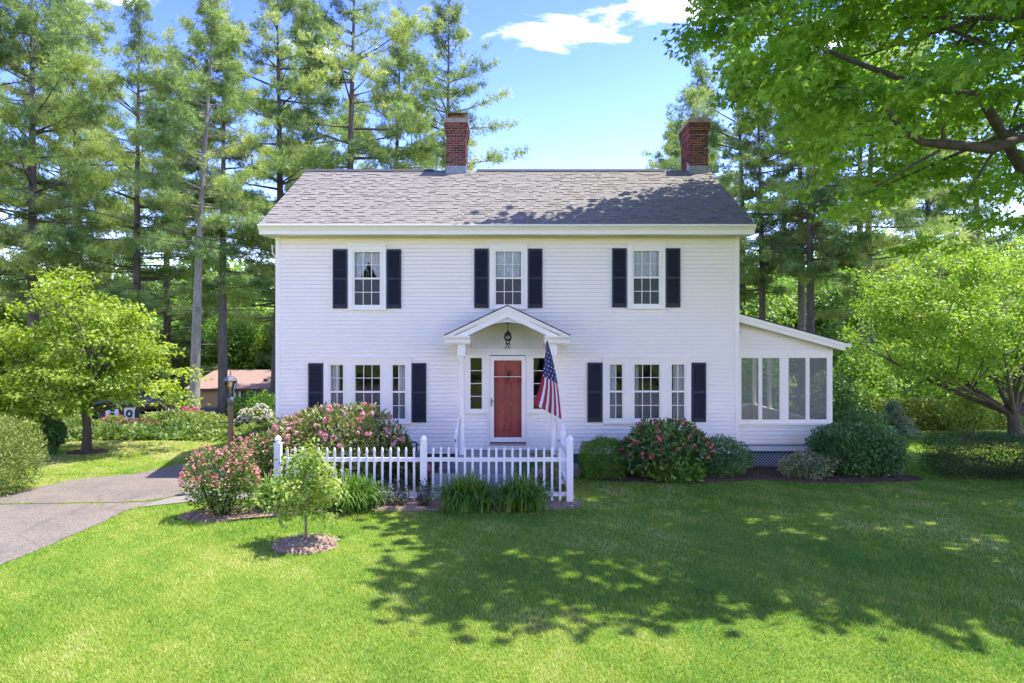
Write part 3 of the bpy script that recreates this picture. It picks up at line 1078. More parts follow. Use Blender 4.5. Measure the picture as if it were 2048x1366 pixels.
# ---- portico
PY = 16.5
pc = -0.11
hw = 1.49
apex, eav = 4.04, 3.335


def roofz(x): return apex - abs(x - pc) / hw * (apex - eav)


arch = []
ax0, ax1, zs, zp = pc - .88, pc + .88, 3.34, 3.655
for k in range(17):
    t = k / 16
    x = ax0 + (ax1 - ax0) * t
    R_ = (((ax1 - ax0) / 2) ** 2 + (zp - zs) ** 2) / (2 * (zp - zs))
    arch.append((x, zp - R_ + math.sqrt(R_ * R_ - (x - pc) ** 2)))
ga = MB()
for k in range(16):                                        # gable face above the arch
    (xa, za), (xb, zb) = arch[k], arch[k + 1]
    ga.prism([(xa, za), (xb, zb), (xb, roofz(xb) - .15), (xa, roofz(xa) - .15)], 'y', PY + .06, PY + .10)
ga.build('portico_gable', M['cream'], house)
va = MB()
for k in range(16):
    (xa, za), (xb, zb) = arch[k], arch[k + 1]
    va.prism([(xa, za + .001), (xb, zb + .001), (xb, zb + .02), (xa, za + .02)], 'y', PY + .1005, YF - .06)
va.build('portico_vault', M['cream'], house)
ty = MB()
ty.prism([(ax0 - .02, 3.02)] + [(ax0 - .02, 3.36)] + [(x, z + .01) for x, z in arch] + [(ax1 + .02, 3.36), (ax1 + .02, 3.02)], 'y', YF - .055, YF - .02)
ty = ty.build('portico_lunette', M['cream'], house)
for k in range(1, 22):                                     # fan of raised ribs
    a = PI * k / 22
    d = (math.cos(a), math.sin(a))
    L_ = .05
    while True:
        x, z = pc + d[0] * L_, 3.025 + d[1] * L_
        if L_ > 1.0 or abs(x - pc) > .86 or z > (np.interp(x, [p[0] for p in arch], [p[1] for p in arch])): break
        L_ += .01
    if L_ < .25: continue
    nrm = (-d[1], d[0])
    p0, p1 = (pc + d[0] * .19, 3.025 + d[1] * .19), (pc + d[0] * (L_ - .01), 3.025 + d[1] * (L_ - .01))
    MB().prism([(p0[0] - nrm[0] * .004, p0[1] - nrm[1] * .004), (p0[0] + nrm[0] * .004, p0[1] + nrm[1] * .004), (p1[0] + nrm[0] * .016, p1[1] + nrm[1] * .016), (p1[0] - nrm[0] * .016, p1[1] - nrm[1] * .016)], 'y', YF - .063, YF - .0551).build('fan_rib', M['cream'], ty)
MB().prism([(pc + .19 * math.cos(PI * k / 12), 3.022 + .19 * math.sin(PI * k / 12)) for k in range(13)], 'y', YF - .068, YF - .0551).build('fan_boss', M['cream'], ty)
prf = MB()
for s in (-1, 1):
    prf.prism([(pc, apex), (pc + s * hw, eav), (pc + s * hw, eav + .022), (pc, apex + .026)], 'y', PY - .04, YF - .01)
prf.build('portico_roof', M['roof_dark'], house)
rk = MB()
for s in (-1, 1):
    rk.prism([(pc, apex - .002), (pc + s * (hw - .01), eav - .002), (pc + s * (hw - .01), eav - .05), (pc, apex - .055)], 'y', PY - .03, PY + .10)
    rk.prism([(pc, apex - .0551), (pc + s * (hw - .03), eav - .0501 + .012), (pc + s * (hw - .16), eav - .02), (pc, apex - .13)], 'y', PY - .005, PY + .10)
rk.build('crown_molding', M['trim'], house)
rk = MB()
for s in (-1, 1):
    rk.prism([(pc, apex - .12), (pc + s * (hw - .1), eav - .075), (pc + s * (hw - .42), eav - .075 + .02), (pc, apex - .265)], 'y', PY + .012, PY + .11)
rk.build('rake_frieze', M['trim'], house)
for s in (-1, 1):
    a, b = sorted((pc + s * (hw - .01), pc + s * .885))
    MB().prism([(PY - .02, eav + .005), (PY - .02, eav - .03), (PY + .03, eav - .10), (PY + .04, eav - .165), (YF - .03, eav - .165), (YF - .03, eav + .005)], 'x', a, b).build('eave_return', M['trim'], house)
    a2, b2 = sorted((pc + s * (hw - .08), pc + s * .90))
    MB().box(a2, b2, PY + .06, YF - .03, eav - .20, eav - .166).build('return_soffit', M['cream'], house)
    cx = pc + s * 1.09
    MB().box(cx - .09, cx + .09, PY + .11, YF - .03, 2.88, eav - .201).build('entablature_block', M['trim'], house)
    MB().box(cx - .10, cx + .10, PY + .10, PY + .31, 2.855, 2.879).build('capital', M['trim'], house)
    MB().lathe([(.085, .44), (.085, .50), (.065, .52), (.068, 1.2), (.066, 2.0), (.056, 2.75), (.075, 2.80), (.082, 2.85)], (cx, PY + .20, 0), 20).build('column', M['trim'], house)
# steps
stp = MB().box(-1.28, 1.06, 15.75, 17.44, -.1, .455)
steps = stp.build('front_steps', M['concrete'], house)
MB().box(-1.31, 1.09, 15.72, 17.43, .456, .505).build('landing_slab', M['concrete'], steps)
MB().box(-1.75, 1.0, 15.25, 15.74, -.1, .24).build('step', M['concrete'], steps)
MB().box(-1.75, 1.62, 16.55, 17.35, -.1, .19).build('step', M['concrete'], steps)
MB().box(-1.72, .9, 14.86, 15.249, -.1, .10).build('step', M['concrete'], steps)
for s in (-1, 1):
    x = pc + s * 1.15
    hr = MB()
    hr.prism([(16.66, 1.42), (16.66, 1.36), (15.62, 1.00), (15.62, 1.06)], 'x', x - .024, x + .024)
    hr = hr.build('handrail', M['trim'], house)
    MB().box(x - .02, x + .02, 15.74, 15.78, .50, 1.05).build('post', M['trim'], hr)
    MB().box(x - .045, x + .045, 15.72, 15.80, .5055, .52).build('foot_plate', M['trim'], hr)
    MB().tube([(x, 15.63, 1.02), (x, 15.60, .99), (x, 15.62, .96), (x, 15.68, .97)], .012, 6).build('scroll', M['meter'], hr)
# house number in script strokes
def strokes(name, P, x, z, s, r, parent):
    b = MB()
    for st in P: b.tube([(x + u * s, YF - .078, z + v * s) for u, v in st], r, 6)
    return b.build(name, M['black'], parent)


three = [[(.10, .86), (.22, .97), (.42, .98), (.52, .86), (.46, .70), (.30, .58), (.42, .50), (.46, .34), (.36, .14), (.16, .02), (-.04, .04), (-.08, .12)]]
two = [[(.16, .78), (.24, .94), (.42, .99), (.54, .88), (.50, .68), (.30, .38), (.06, .06), (.20, .08), (.36, .02), (.50, .06)]]
strokes('digit_three', three, -.185, 3.035, .115, .009, ty)
strokes('digit_two', two, -.105, 3.035, .115, .009, ty)

# ---- sun porch on the right
SY = 17.9
def sx(px): return (px - 1024) * SY / F
def sz(py): return CAM_H - (py - 683) * SY / F


SX0, SX1 = HX1 + .012, sx(1663)
SYB = 23.5
sp = MB()
zsill, zhead = sz(847), sz(707)
roof_l, roof_r = 3.91, 3.16
def spz(x): return roof_l - (x - HX1) / (8.42 - HX1) * (roof_l - roof_r)
sp.box(SX1 - .12, SX1, SY + .02, SYB, .44, zsill)                       # low wall right
sp.box(SX0, SX1 - .12, SYB - .12, SYB, .44, zsill)
sp.box(SX1 - .12, SX1, SY + .02, SYB, zhead, 3.0)
sp.box(SX0, SX1 - .12, SYB - .12, SYB, zhead, 3.0)
for y in (19.2, 20.6, 22.0, 23.35): sp.box(SX1 - .11, SX1 - .01, y, y + .12, zsill, zhead)
for x in (6.5, 7.3): sp.box(x, x + .1, SYB - .11, SYB - .01, zsill, zhead)
spw = sp.build('porch_wall', M['trim'], house)
MB().box(SX0, SX1 - .13, SY + .12, SYB - .13, .50, .55).build('porch_floor', M['floor_in'], house)
MB().box(SX0, SX1 - .13, SY + .12, SYB - .13, zhead - .02, zhead + .02).build('porch_ceiling', M['cream'], house)
r = 0
z = .50
while z < 3.9:
    zt = z + PITCH + .012
    if not (z + PITCH * .6 > zsill - .03 and z < zhead):
        b = SX1 - .06
        if z > 3.0: b = min(b, HX1 + (roof_l - .22 - z) / (roof_l - roof_r) * (8.42 - HX1))
        b2 = b
        if z + PITCH > 3.0: b2 = min(b, HX1 + (roof_l - .22 - zt) / (roof_l - roof_r) * (8.42 - HX1))
        if b > SX0 + .1 and b2 > SX0:
            mb = MB()
            zz = [(SY + .004, z), (SY - .022, z), (SY - .0225, z + .012), (SY - .004, zt), (SY + .004, zt)]
            i = 0
            mb.v = [(SX0, y, q) for y, q in zz] + [(b, zz[0][0], zz[0][1]), (b, zz[1][0], zz[1][1]), (b, zz[2][0], zz[2][1]), (b2, zz[3][0], zz[3][1]), (b2, zz[4][0], zz[4][1])]
            mb.f = [(0, 1, 2, 3, 4), (9, 8, 7, 6, 5)] + [(k, k + 5, (k + 1) % 5 + 5, (k + 1) % 5) for k in range(5)]
            mb.s = [False] * 7
            mb.build('clapboard', M['white'], spw)
    z += PITCH
MB().prism([(SX0, 3.05), (SX1, 3.05), (SX1, spz(SX1) - .18), (SX0, spz(SX0) - .18)], 'y', SY + .005, SY + .06).build('gable_backing', M['white'], spw)
MB().box(SX1 - .06, SX1 + .02, SY - .03, SY + .08, .44, zsill - .03).build('corner_board', M['trim'], house)
MB().box(SX1 - .06, SX1 + .02, SY - .03, SY + .08, zhead, 3.02).build('corner_board', M['trim'], house)
MB().box(SX0 - .003, SX1 + .075, SY - .09, SY + .1, zsill - .03, zsill + .02).build('porch_sill', M['trim'], house)
MB().box(SX0, SX1 + .015, SY - .035, SY + .08, sz(714), zhead + .04).build('porch_header', M['trim'], house)
posts = [(SX0, sx(1481.5)), (sx(1559.5), sx(1575.5)), (sx(1654), SX1 + .012)]
for a, b in posts: MB().box(a, b, SY - .028, SY + .07, zsill + .02, sz(714)).build('porch_post', M['trim'], house)
for a, b in ((1482, 1517), (1523.5, 1559), (1576, 1611.5), (1618, 1653.5)):
    x0, x1, z0, z1 = sx(a), sx(b), sz(839), sz(715)
    w = MB()
    w.box(x0 - .04, x0 + .006, SY - .018, SY + .03, zsill + .021, sz(714) - .001); w.box(x1 - .006, x1 + .04, SY - .018, SY + .03, zsill + .021, sz(714) - .001)
    w.box(x0 + .006, x1 - .006, SY - .018, SY + .03, zsill + .021, z0); w.box(x0 + .006, x1 - .006, SY - .018, SY + .03, z1 - .012, sz(714) - .001)
    w = w.build('porch_window', M['trim'], house)
    MB().box(x0 + .006, x1 - .006, SY + .004, SY + .008, z0, z1 - .012).build('pane', M['porch_glass'], w)
MB().lathe([(.16, -.05), (.17, -.02), (.10, 0)], (6.02, 19.2, zhead - .02), 14).build('ceiling_lamp', M['cap_box'], house)
MB().box(SX0, SX1 + .03, SY - .05, SY + .06, sz(892), sz(888)).build('water_table_shadow', M['beam_grey'], house)  # grey strip standing in for the shadow of the water table
MB().box(SX0, SX1 + .015, SY - .034, SY + .06, sz(901.5), sz(892.2)).build('skirt_board', M['trim'], house)
MB().box(SX0, SX1, SY + .10, SYB, -.3, sz(901.6)).build('porch_crawl_space', M['dark_in'], house)
lat = MB()
lz0, lz1 = -.05, sz(906)
lx0, lx1 = SX0 + .02, SX1
d = .085
k = lx0 - (lz1 - lz0)
while k < lx1:
    for s in (1, -1):
        a, b = (k, k + (lz1 - lz0)) if s > 0 else (k + (lz1 - lz0), k)
        # clip to the panel
        pts = []
        def clipx(xa, za, xb, zb):
            if xa > xb: xa, za, xb, zb = xb, zb, xa, za
            if xb <= lx0 or xa >= lx1: return None
            if xa < lx0: za += (zb - za) * (lx0 - xa) / (xb - xa); xa = lx0
            if xb > lx1: zb += (za - zb) * (xb - lx1) / (xb - xa); xb = lx1
            return xa, za, xb, zb
        c = clipx(a, lz0, b, lz1)
        if c and c[2] - c[0] > .03:
            yy = SY + (.01 if s > 0 else .02)
            w_ = .016
            lat.prism([(c[0], c[1] - w_), (c[2], c[3] - w_), (c[2], c[3] + w_), (c[0], c[1] + w_)], 'y', yy, yy + .008)
    k += d
lat.build('lattice', M['lattice'], house, kind='stuff')
MB().box(SX0, SX1, SY - .02, SY + .05, sz(906), sz(902)).build('lattice_gap_shade', M['meter'], house)  # dark strip painted in for the shaded gap above the lattice
# porch roof
YR0 = SY - .32
MB().prism([(HX1 + .015, spz(HX1) - .01), (8.42, spz(8.42) - .01), (8.42, spz(8.42) + .022), (HX1 + .015, spz(HX1) + .022)], 'y', YR0 - .02, SYB + .3).build('porch_roof', M['roof_dark'], house)
MB().prism([(HX1 + .015, spz(HX1) - .011), (8.41, spz(8.41) - .011), (8.41, spz(8.41) - .10), (HX1 + .015, spz(HX1) - .10)], 'y', YR0 - .01, YR0 + .03).build('porch_rake', M['trim'], house)
MB().prism([(HX1 + .015, spz(HX1) - .101), (8.385, spz(8.385) - .101), (8.36, spz(8.36) - .205), (HX1 + .015, spz(HX1) - .205)], 'y', YR0 + .012, YR0 + .04).build('porch_rake', M['trim'], house)
MB().prism([(HX1 + .015, spz(HX1) - .21), (8.36, spz(8.36) - .21), (8.36, spz(8.36) - .19), (HX1 + .015, spz(HX1) - .19)], 'y', YR0 + .041, SY - .03).build('porch_soffit', M['cream'], house)
MB().box(8.425, 8.54, YR0 + .02, SYB + .25, 3.06, 3.15).build('porch_gutter', M['trim'], house)
MB().lathe([(.03, 0), (.045, .02), (.045, .05), (.03, .08)], (5.76, SY - .05, sz(667)), 10).build('flood_light', M['meter'], house)
MB().tube([(HX0 - .02, YF + .05, 5.55), (HX0 - .12, YF + .03, 5.62), (HX0 - .10, YF + .02, 5.40), (HX0 - .02, YF + .03, 5.3)], .016, 6).build('cable_bracket', M['trim'], house)

# ================================================================== FREE-STANDING THINGS
# ---- white picket fence
FY = 13.9
fence = thing('picket_fence', 'low white vinyl picket fence with ball capped posts before the front door', 'fence', (-1.75, FY, 0))


def post_profile(o, x, y, h=1.17, k=1.0):
    o.box(x - .064, x + .064, y - .064, y + .064, -.1, h * k)
    z = h * k
    o.box(x - .071, x + .071, y - .071, y + .071, z, z + .02)
    o.lathe([(.064, z + .02), (.050, z + .035), (.050, z + .045), (.072, z + .07), (.066, z + .10), (.046, z + .135), (.018, z + .165), (.004, z + .175)], (x, y, 0), 14)


pk = MB()
pk.box(-.022, .022, -.011, .011, 0, .955)
pk.box(-.026, .026, -.015, .015, .955, .968)
pk.lathe([(.022, .968), (.028, .99), (.018, 1.03), (.003, 1.055)], (0, 0, 0), 8)
picket_me = pk.mesh('picket', M['vinyl'])
PX = [-4.645, -1.753, 1.147]
for x in PX: 
    o = MB(); post_profile(o, x, FY); o.build('fence_post', M['vinyl'], fence)
o = MB(); post_profile(o, 1.147, 15.75); o.build('fence_post', M['vinyl'], fence)
for a, b in zip(PX[:-1], PX[1:]):
    for z in (.815, .13): MB().box(a + .064, b - .064, FY - .010, FY + .03, z, z + .082).build('rail', M['vinyl'], fence)
    for k in range(17):
        p = bpy.data.objects.new('picket', picket_me); col.objects.link(p); p.parent = fence
        p.matrix_parent_inverse = Matrix.Translation(-WLOC[fence.name])
        p.location = (a + .185 + k * .1576, FY - .022, .05 + random.uniform(-.004, .004))
        p.rotation_euler = (0, random.uniform(-.006, .006), 0)
for z in (.815, .13): MB().box(1.127, 1.167, FY + .064, 15.686, z, z + .082).build('rail', M['vinyl'], fence)
for k in range(10):
    p = bpy.data.objects.new('picket', picket_me); col.objects.link(p); p.parent = fence
    p.matrix_parent_inverse = Matrix.Translation(-WLOC[fence.name])
    p.location = (1.147 + .032, FY + .21 + k * .158, .05); p.rotation_euler = (0, 0, PI / 2)

# ---- porch lantern
lx, ly = -.10, 16.95
lan = thing('porch_lantern', 'black iron lantern hanging from the portico vault above the door', 'lantern', (lx, ly, 3.05))
MB().lathe([(.05, 3.635), (.05, 3.655)], (lx, ly, 0), 12).tube([(lx, ly, 3.64), (lx, ly, 3.47)], .007, 6).build('hanging_rod', M['black'], lan)
MB().lathe([(.075, 3.36), (.095, 3.375), (.075, 3.40), (.05, 3.425), (.02, 3.45), (.015, 3.475)], (lx, ly, 0), 10).build('hood', M['black'], lan)
MB().lathe([(.052, 3.225), (.085, 3.27), (.09, 3.31), (.07, 3.36)], (lx, ly, 0), 16).build('glass_globe', M['lamp_glass'], lan)
cg = MB()
for k in range(6):
    a = 2 * PI * k / 6 + .26
    cg.tube([(lx + r_ * math.cos(a), ly + r_ * math.sin(a), z_) for r_, z_ in ((.055, 3.21), (.09, 3.27), (.094, 3.31), (.075, 3.365))], .0065, 5)
cg.lathe([(.058, 3.205), (.062, 3.215), (.055, 3.228)], (lx, ly, 0), 12)
for k in range(4):
    a = 2 * PI * k / 4 + .6
    cg.tube([(lx + .05 * math.cos(a), ly + .05 * math.sin(a), 3.21), (lx + .045 * math.cos(a), ly + .045 * math.sin(a), 3.165), (lx + .015 * math.cos(a), ly + .015 * math.sin(a), 3.15)], .007, 5)
cg.lathe([(.005, 3.10), (.014, 3.12), (.02, 3.15), (.008, 3.17)], (lx, ly, 0), 8)
cg.build('cage', M['black'], lan)
MB().lathe([(.012, 3.24), (.02, 3.28), (.012, 3.32)], (lx, ly, 0), 8).build('bulb', M['flag_white'], lan)

# ---- flag hanging from a short pole on the right column
FYY = 15.95
def fp(px, py, y=FYY): return at(px, py, y)
flag = thing('flag', 'american flag with red and white stripes drooping from a pole on the portico column', 'flag', tuple(fp(1096, 838)))
poleb, polet = Vector((1.0, 16.62, 2.62)), fp(1093.5, 671, 15.75)
pt = MB().tube([poleb, polet], .013, 8)
pt.lathe([(.005, -.02), (.022, 0), (.022, .02), (.004, .04)], tuple(polet), 8)
pt.build('pole', M['trim'], flag)
MB().box(.96, 1.04, 16.58, 16.66, 2.55, 2.68).build('pole_bracket', M['trim'], flag)
NU, NV = 26, 48                                        # across the cloth, down the cloth
L_edge = [(1093, 681), (1091, 705), (1086, 742), (1081, 768), (1074, 790), (1067, 808)]
R_edge = [(1094.5, 681), (1104, 714), (1113, 753), (1119, 786), (1123, 815), (1125.5, 840)]


def edge(E, t):
    k = t * (len(E) - 1); i = min(int(k), len(E) - 2); f = k - i
    return (E[i][0] * (1 - f) + E[i + 1][0] * f, E[i][1] * (1 - f) + E[i + 1][1] * f)


def cloth(u, v):
    a, b = edge(L_edge, v), edge(R_edge, v)
    px = a[0] + (b[0] - a[0]) * u; py = a[1] + (b[1] - a[1]) * u
    fold = .055 * math.sin(u * 11 + v * 1.2) * (.25 + v) + .05 * math.sin(u * 4.5 + 1.0) * v
    return fp(px, py, FYY + fold - .25 * u * (1 - v * .6))


def cloth_piece(name, u0, u1, v0f, v1f, m, nu=4, nv=40, off=0.0):
    V, T = [], []
    for j in range(nv + 1):
        for i in range(nu + 1):
            u = u0 + (u1 - u0) * i / nu
            v = v0f(u) + (v1f(u) - v0f(u)) * j / nv
            p = cloth(u, v)
            V.append((p.x, p.y - off, p.z))
    for j in range(nv):
        for i in range(nu):
            a = j * (nu + 1) + i
            T += [(a, a + 1, a + nu + 2), (a, a + nu + 2, a + nu + 1)]
    o = link(name, np_mesh(name, np.array(V), np.array(T), m, smooth=True), flag)
    so = o.modifiers.new('cloth_thickness', 'SOLIDIFY'); so.thickness = .003; so.offset = 1
    return o


cant = lambda u: .47 + .02 * u
b_ = [0, .175, .275, .40, .50, .605, .695, .785, .87, .955, 1.0]
for k in range(len(b_) - 1):
    cloth_piece('stripe', b_[k], b_[k + 1], cant, lambda u: 1.0, M['flag_white'] if k % 2 else M['flag_red'])
canton = cloth_piece('canton', 0, 1, lambda u: 0.0, cant, M['flag_blue'], 14, 30)
stv, stf = [], []
for j in range(9):
    v = .09 + j * .046
    nrow = 2 if j < 2 else (3 if j < 5 else 4)
    for i in range(nrow):
        u = (i + .5 + (.25 if j % 2 else -.15)) / nrow
        if not .04 < u < .96: continue
        c = cloth(u, v)
        du = cloth(min(u + .03, 1), v) - cloth(max(u - .03, 0), v); du.normalize()
        dn = Vector((0, -1, 0)); up = Vector((0, 0, 1))
        i0 = len(stv)
        stv.append((c.x, c.y - .007, c.z))
        for q in range(10):
            r_ = (.027 if q % 2 == 0 else .011)
            a = PI / 2 + q * PI / 5
            w = c + du * (r_ * math.cos(a) * .85) + up * (r_ * math.sin(a))
            stv.append((w.x, w.y - .007, w.z))
        for q in range(10): stf.append((i0, i0 + 1 + q, i0 + 1 + (q + 1) % 10))
link('star_field', np_mesh('star_field', np.array(stv), np.array(stf), M['flag_white']), flag, kind='stuff')

# ---- lamp post by the drive
px_, py_ = -5.93, 14.75
lp = thing('lamp_post', 'old lamp post with a glass lantern top beside the driveway', 'lamp post', (px_, py_, 0))
MB().lathe([(.055, -.1), (.055, 1.86), (.06, 1.87), (.06, 1.92)], (px_, py_, 0), 12).build('post', M['post_paint'], lp)
MB().lathe([(.062, 1.86), (.062, 2.0), (.05, 2.02), (.035, 2.03), (.022, 2.07), (.035, 2.085)], (px_, py_, 0), 12).build('collar', M['meter'], lp)
MB().tube([(px_ - .25, py_, 1.50), (px_ + .26, py_, 1.50)], .011, 6).build('cross_arm', M['black'], lp)
MB().box(px_ + .045, px_ + .07, py_ - .03, py_ + .03, 0, 1.3).build('rust_strip', M['copper'], lp)
hd = MB()
for k in range(6):
    a = 2 * PI * (k + .5) / 6
    hd.tube([(px_ + .055 * math.cos(a), py_ + .055 * math.sin(a), 2.09), (px_ + .125 * math.cos(a), py_ + .125 * math.sin(a), 2.36)], .008, 4)
hd.lathe([(.06, 2.08), (.06, 2.10)], (px_, py_, 0), 6, False)
hd.lathe([(.135, 2.355), (.14, 2.37)], (px_, py_, 0), 6, False)
hd.build('lantern_frame', M['black'], lp)
for k in range(6):
    a0, a1 = 2 * PI * (k + .5) / 6, 2 * PI * (k + 1.5) / 6
    MB().face([(px_ + .055 * math.cos(a0), py_ + .055 * math.sin(a0), 2.10), (px_ + .055 * math.cos(a1), py_ + .055 * math.sin(a1), 2.10), (px_ + .122 * math.cos(a1), py_ + .122 * math.sin(a1), 2.354), (px_ + .122 * math.cos(a0), py_ + .122 * math.sin(a0), 2.354)]).build('pane', M['lamp_glass'], lp)
MB().lathe([(.145, 2.371), (.12, 2.41), (.085, 2.455), (.03, 2.475), (.012, 2.49), (.018, 2.51), (.008, 2.54), (.012, 2.56), (.003, 2.60)], (px_, py_, 0), 6, False).build('lantern_hood', M['meter'], lp)
MB().tube([(px_, py_, 2.09), (px_, py_, 2.16)], .015, 6).lathe([(.015, 2.16), (.028, 2.20), (.02, 2.25)], (px_, py_, 0), 8).build('bulb', M['flag_white'], lp)

# ---- gas meter against the wall
gm = thing('gas_meter', 'grey gas meter with looping pipes against the white clapboards', 'gas meter', (-2.55, 17.3, 0))
g = MB()
def gp(px, py): return tuple(at(px, py, 17.25))
g.tube([gp(807, 945), gp(807, 880), gp(808, 876)], .022, 8).tube([gp(807, 889), gp(822, 889)], .022, 8)
g.tube([gp(821, 920), gp(821, 886), gp(823, 884), gp(831, 884), gp(833, 886), gp(833, 905)], .022, 8)
g.tube([gp(833, 889), gp(848, 889), gp(848, 945)], .022, 8)
g.lathe([(.03, 0), (.05, .01), (.05, .05), (.02, .06)], gp(808, 880), 10)
g.build('pipe', M['meter'], gm)
MB().box(-2.66, -2.28, 17.12, 17.36, .22, .50).lathe([(.09, .50), (.085, .56), (.05, .59)], (-2.47, 17.24, 0), 12).build('meter_body', M['beam_grey'], gm)

# ---- overhead wires
def wire(a, b, sag, label, r=.011):
    pts = []
    for k in range(25):
        t = k / 24
        p = a.lerp(b, t); p.z -= sag * 4 * t * (1 - t)
        pts.append(p)
    MB().tube(pts, r, 5).build('power_line', M['wire'], None, label, 'wire', 'service wires to the house')


wire(Vector((-5.98, 17.52, 5.45)), at(-420, 215, 17.0), .35, 'thick service cable rising to the left from the house corner', .014)
wire(Vector((-5.98, 17.52, 5.35)), at(-420, 300, 17.4), .30, 'thin service cable just under the thick one at the house corner', .008)
wire(at(-300, 560, 27), at(640, 622, 27), .25, 'upper of the two level wires crossing before the pines', .010)
wire(at(-300, 574, 27.2), at(640, 618, 27.2), .35, 'lower of the two level wires crossing before the pines', .010)

# ---- stockade fence far left
sf = thing('stockade_fence', 'weathered grey stockade fence in front of the tan ranch house', 'fence', (-16, 38, -1.6))
x = -22.0
bd = []
for k in range(3):
    bd.append(MB().prism([(0, -.4), (.105, -.4), (.105, 1.38), (.0525, 1.5), (0, 1.38)], 'y', 0, .02).mesh('fence_board', M['grey_wood']))
while x < -10.6:
    o = bpy.data.objects.new('board', random.choice(bd)); col.objects.link(o); o.parent = sf
    o.matrix_parent_inverse = Matrix.Translation(-WLOC[sf.name])
    o.location = (x, 38 + random.uniform(-.008, .008), -1.80 + random.uniform(-.03, .03)); x += .118
for z in (-1.3, -.65): MB().box(-22, -10.6, 38.025, 38.07, z, z + .09).build('rail', M['grey_wood'], sf)

# ---- tan ranch house
rh = thing('ranch_house', 'low tan ranch house with a salmon shingle roof beyond the grey fence', 'house', (-18, 47, -2.4))
RYF = 45.0
def rp(px, py): p = at(px, py, RYF); return p.x, p.z
xa, za = rp(368, 776); xb = rp(640, 776)[0]
hx = [rp(386, 0)[0], rp(420, 0)[0]]
MB().box(xa + .4, xb, RYF + .5, RYF + 9, -2.6, za - .05).build('wall', M['tan'], rh)
rr = MB().prism([(RYF, za - .04), (RYF + 4.7, za + .98), (RYF + 9.5, za - .04), (RYF + 9.5, za - .2), (RYF, za - .2)], 'x', xa, xb + .5)
rr.build('roof', M['pink_roof'], rh)
MB().box(xa, xb + .5, RYF - .03, RYF, za - .22, za - .04).build('gutter', M['brown_wood'], rh)
for (a, b, t, u) in ((361, 385, 792, 802), (448, 462, 781, 806), (477, 503, 781, 806), (540, 560, 782, 800)):
    x0, z1 = rp(a, t); x1, z0 = rp(b, u)
    w = MB().box(x0 - .12, x1 + .12, RYF + .40, RYF + .499, z0 - .12, z1 + .12).build('window', M['trim'], rh)
    MB().box(x0, x1, RYF + .385, RYF + .399, z0, z1).build('pane', M['dark_in'], w)
    xm = (x0 + x1) / 2
    MB().box(xm - .05, xm + .05, RYF + .375, RYF + .384, z0, z1).build('mullion', M['trim'], w)
x0, z0 = rp(518, 790)
MB().box(x0 - .05, x0 + .05, RYF + .38, RYF + .45, -2.4, za - .2).build('downspout', M['brown_wood'], rh)
x0, z0 = rp(513, 762)
MB().box(x0 - .12, x0 + .12, RYF + 1.6, RYF + 1.9, za + .26, za + .50).build('roof_vent', M['brown_wood'], rh)

# ---- dark brown shed
SHY = 36.0
def hp(px, py): p = at(px, py, SHY); return p.x, p.z
shed = thing('garden_shed', 'dark brown wooden shed with a white door and an open arched bay', 'shed', (-18.5, 37, -1.3))
xa, zt = hp(196, 810); xb, _ = hp(345, 810)
zbase = -1.5
x = xa
zap = hp(0, 806)[1]
xo0, xo1 = hp(281, 0)[0], hp(332, 0)[0]
xd0, xd1 = hp(249, 0)[0], hp(270, 0)[0]
zdoor = hp(0, 815)[1]
xw0, xw1 = hp(212, 0)[0], hp(238, 0)[0]
while x < xb - .02:
    w = min(.2, xb - x)
    bot = zbase
    xc = x + w / 2
    if xo0 < xc < xo1:
        bot = hp(0, 818)[1] - max(0, (xo0 + .35 - xc), (xc - xo1 + .35)) * .55
    MB().box(x, x + w - .015, SHY, SHY + .03, bot, zt).build('board', M['brown_wood'], shed)
    x += w
MB().box(xa + .02, xb - .02, SHY + 2.2, SHY + 2.3, zbase, zt).box(xa, xa + .05, SHY + .03, SHY + 2.2, zbase, zt).box(xo0 - .1, xo0 - .05, SHY + .03, SHY + 2.2, zbase, zt).build('inner_wall', M['dark_in'], shed)
ridge = hp(0, 800)[1]
MB().prism([(SHY - .25, zt - .02), (SHY + 1.2, ridge + .02), (SHY + 2.7, zt - .02), (SHY + 2.7, zt + .05), (SHY + 1.2, ridge + .09), (SHY - .25, zt + .05)], 'x', xa - .15, xb).build('roof', mat('shed_roof', (0.17, .15, .135), .8, noise=(8, .3)), shed)
# gabled wing at the right
gx0, gx1 = hp(337, 0)[0], hp(378, 0)[0]
gz = hp(0, 799)[1]; ge = hp(0, 830)[1]
xm = hp(352, 0)[0]
MB().prism([(gx0, zbase), (gx1 - .1, zbase), (gx1 - .1, ge), (xm, gz), (gx0, gz - .25)], 'y', SHY - .55, SHY + 1.5).build('wing_wall', M['brown_wood'], shed)
MB().prism([(xm, gz + .03), (gx1 + .15, ge - .12), (gx1 + .12, ge - .22), (xm - .02, gz - .07)], 'y', SHY - .75, SHY + 1.6).prism([(xm, gz + .03), (gx0 - .35, gz + .0), (gx0 - .35, gz - .08), (xm - .02, gz - .07)], 'y', SHY - .75, SHY + 1.6).build('wing_roof', M['brown_wood'], shed)
for k in range(6):
    x0 = hp(341 + k * 3, 0)[0]
    MB().box(x0, x0 + .05, SHY - .62, SHY - .56, hp(0, 822)[1], hp(0, 811)[1]).build('baluster', M['tan'], shed)
dr = MB().box(xd0, xd1, SHY - .035, SHY - .002, zbase, zdoor).build('door', M['trim'], shed)
xc = (xd0 + xd1) / 2
wr = thing('door_wreath', 'dark oval wreath hanging on the white shed door', 'wreath', (xc, SHY - .06, hp(0, 827)[1]))
ring = [(xc + .125 * math.cos(a), SHY - .06, hp(0, 827)[1] + .155 * math.sin(a)) for a in np.linspace(0, 2 * PI, 25)]
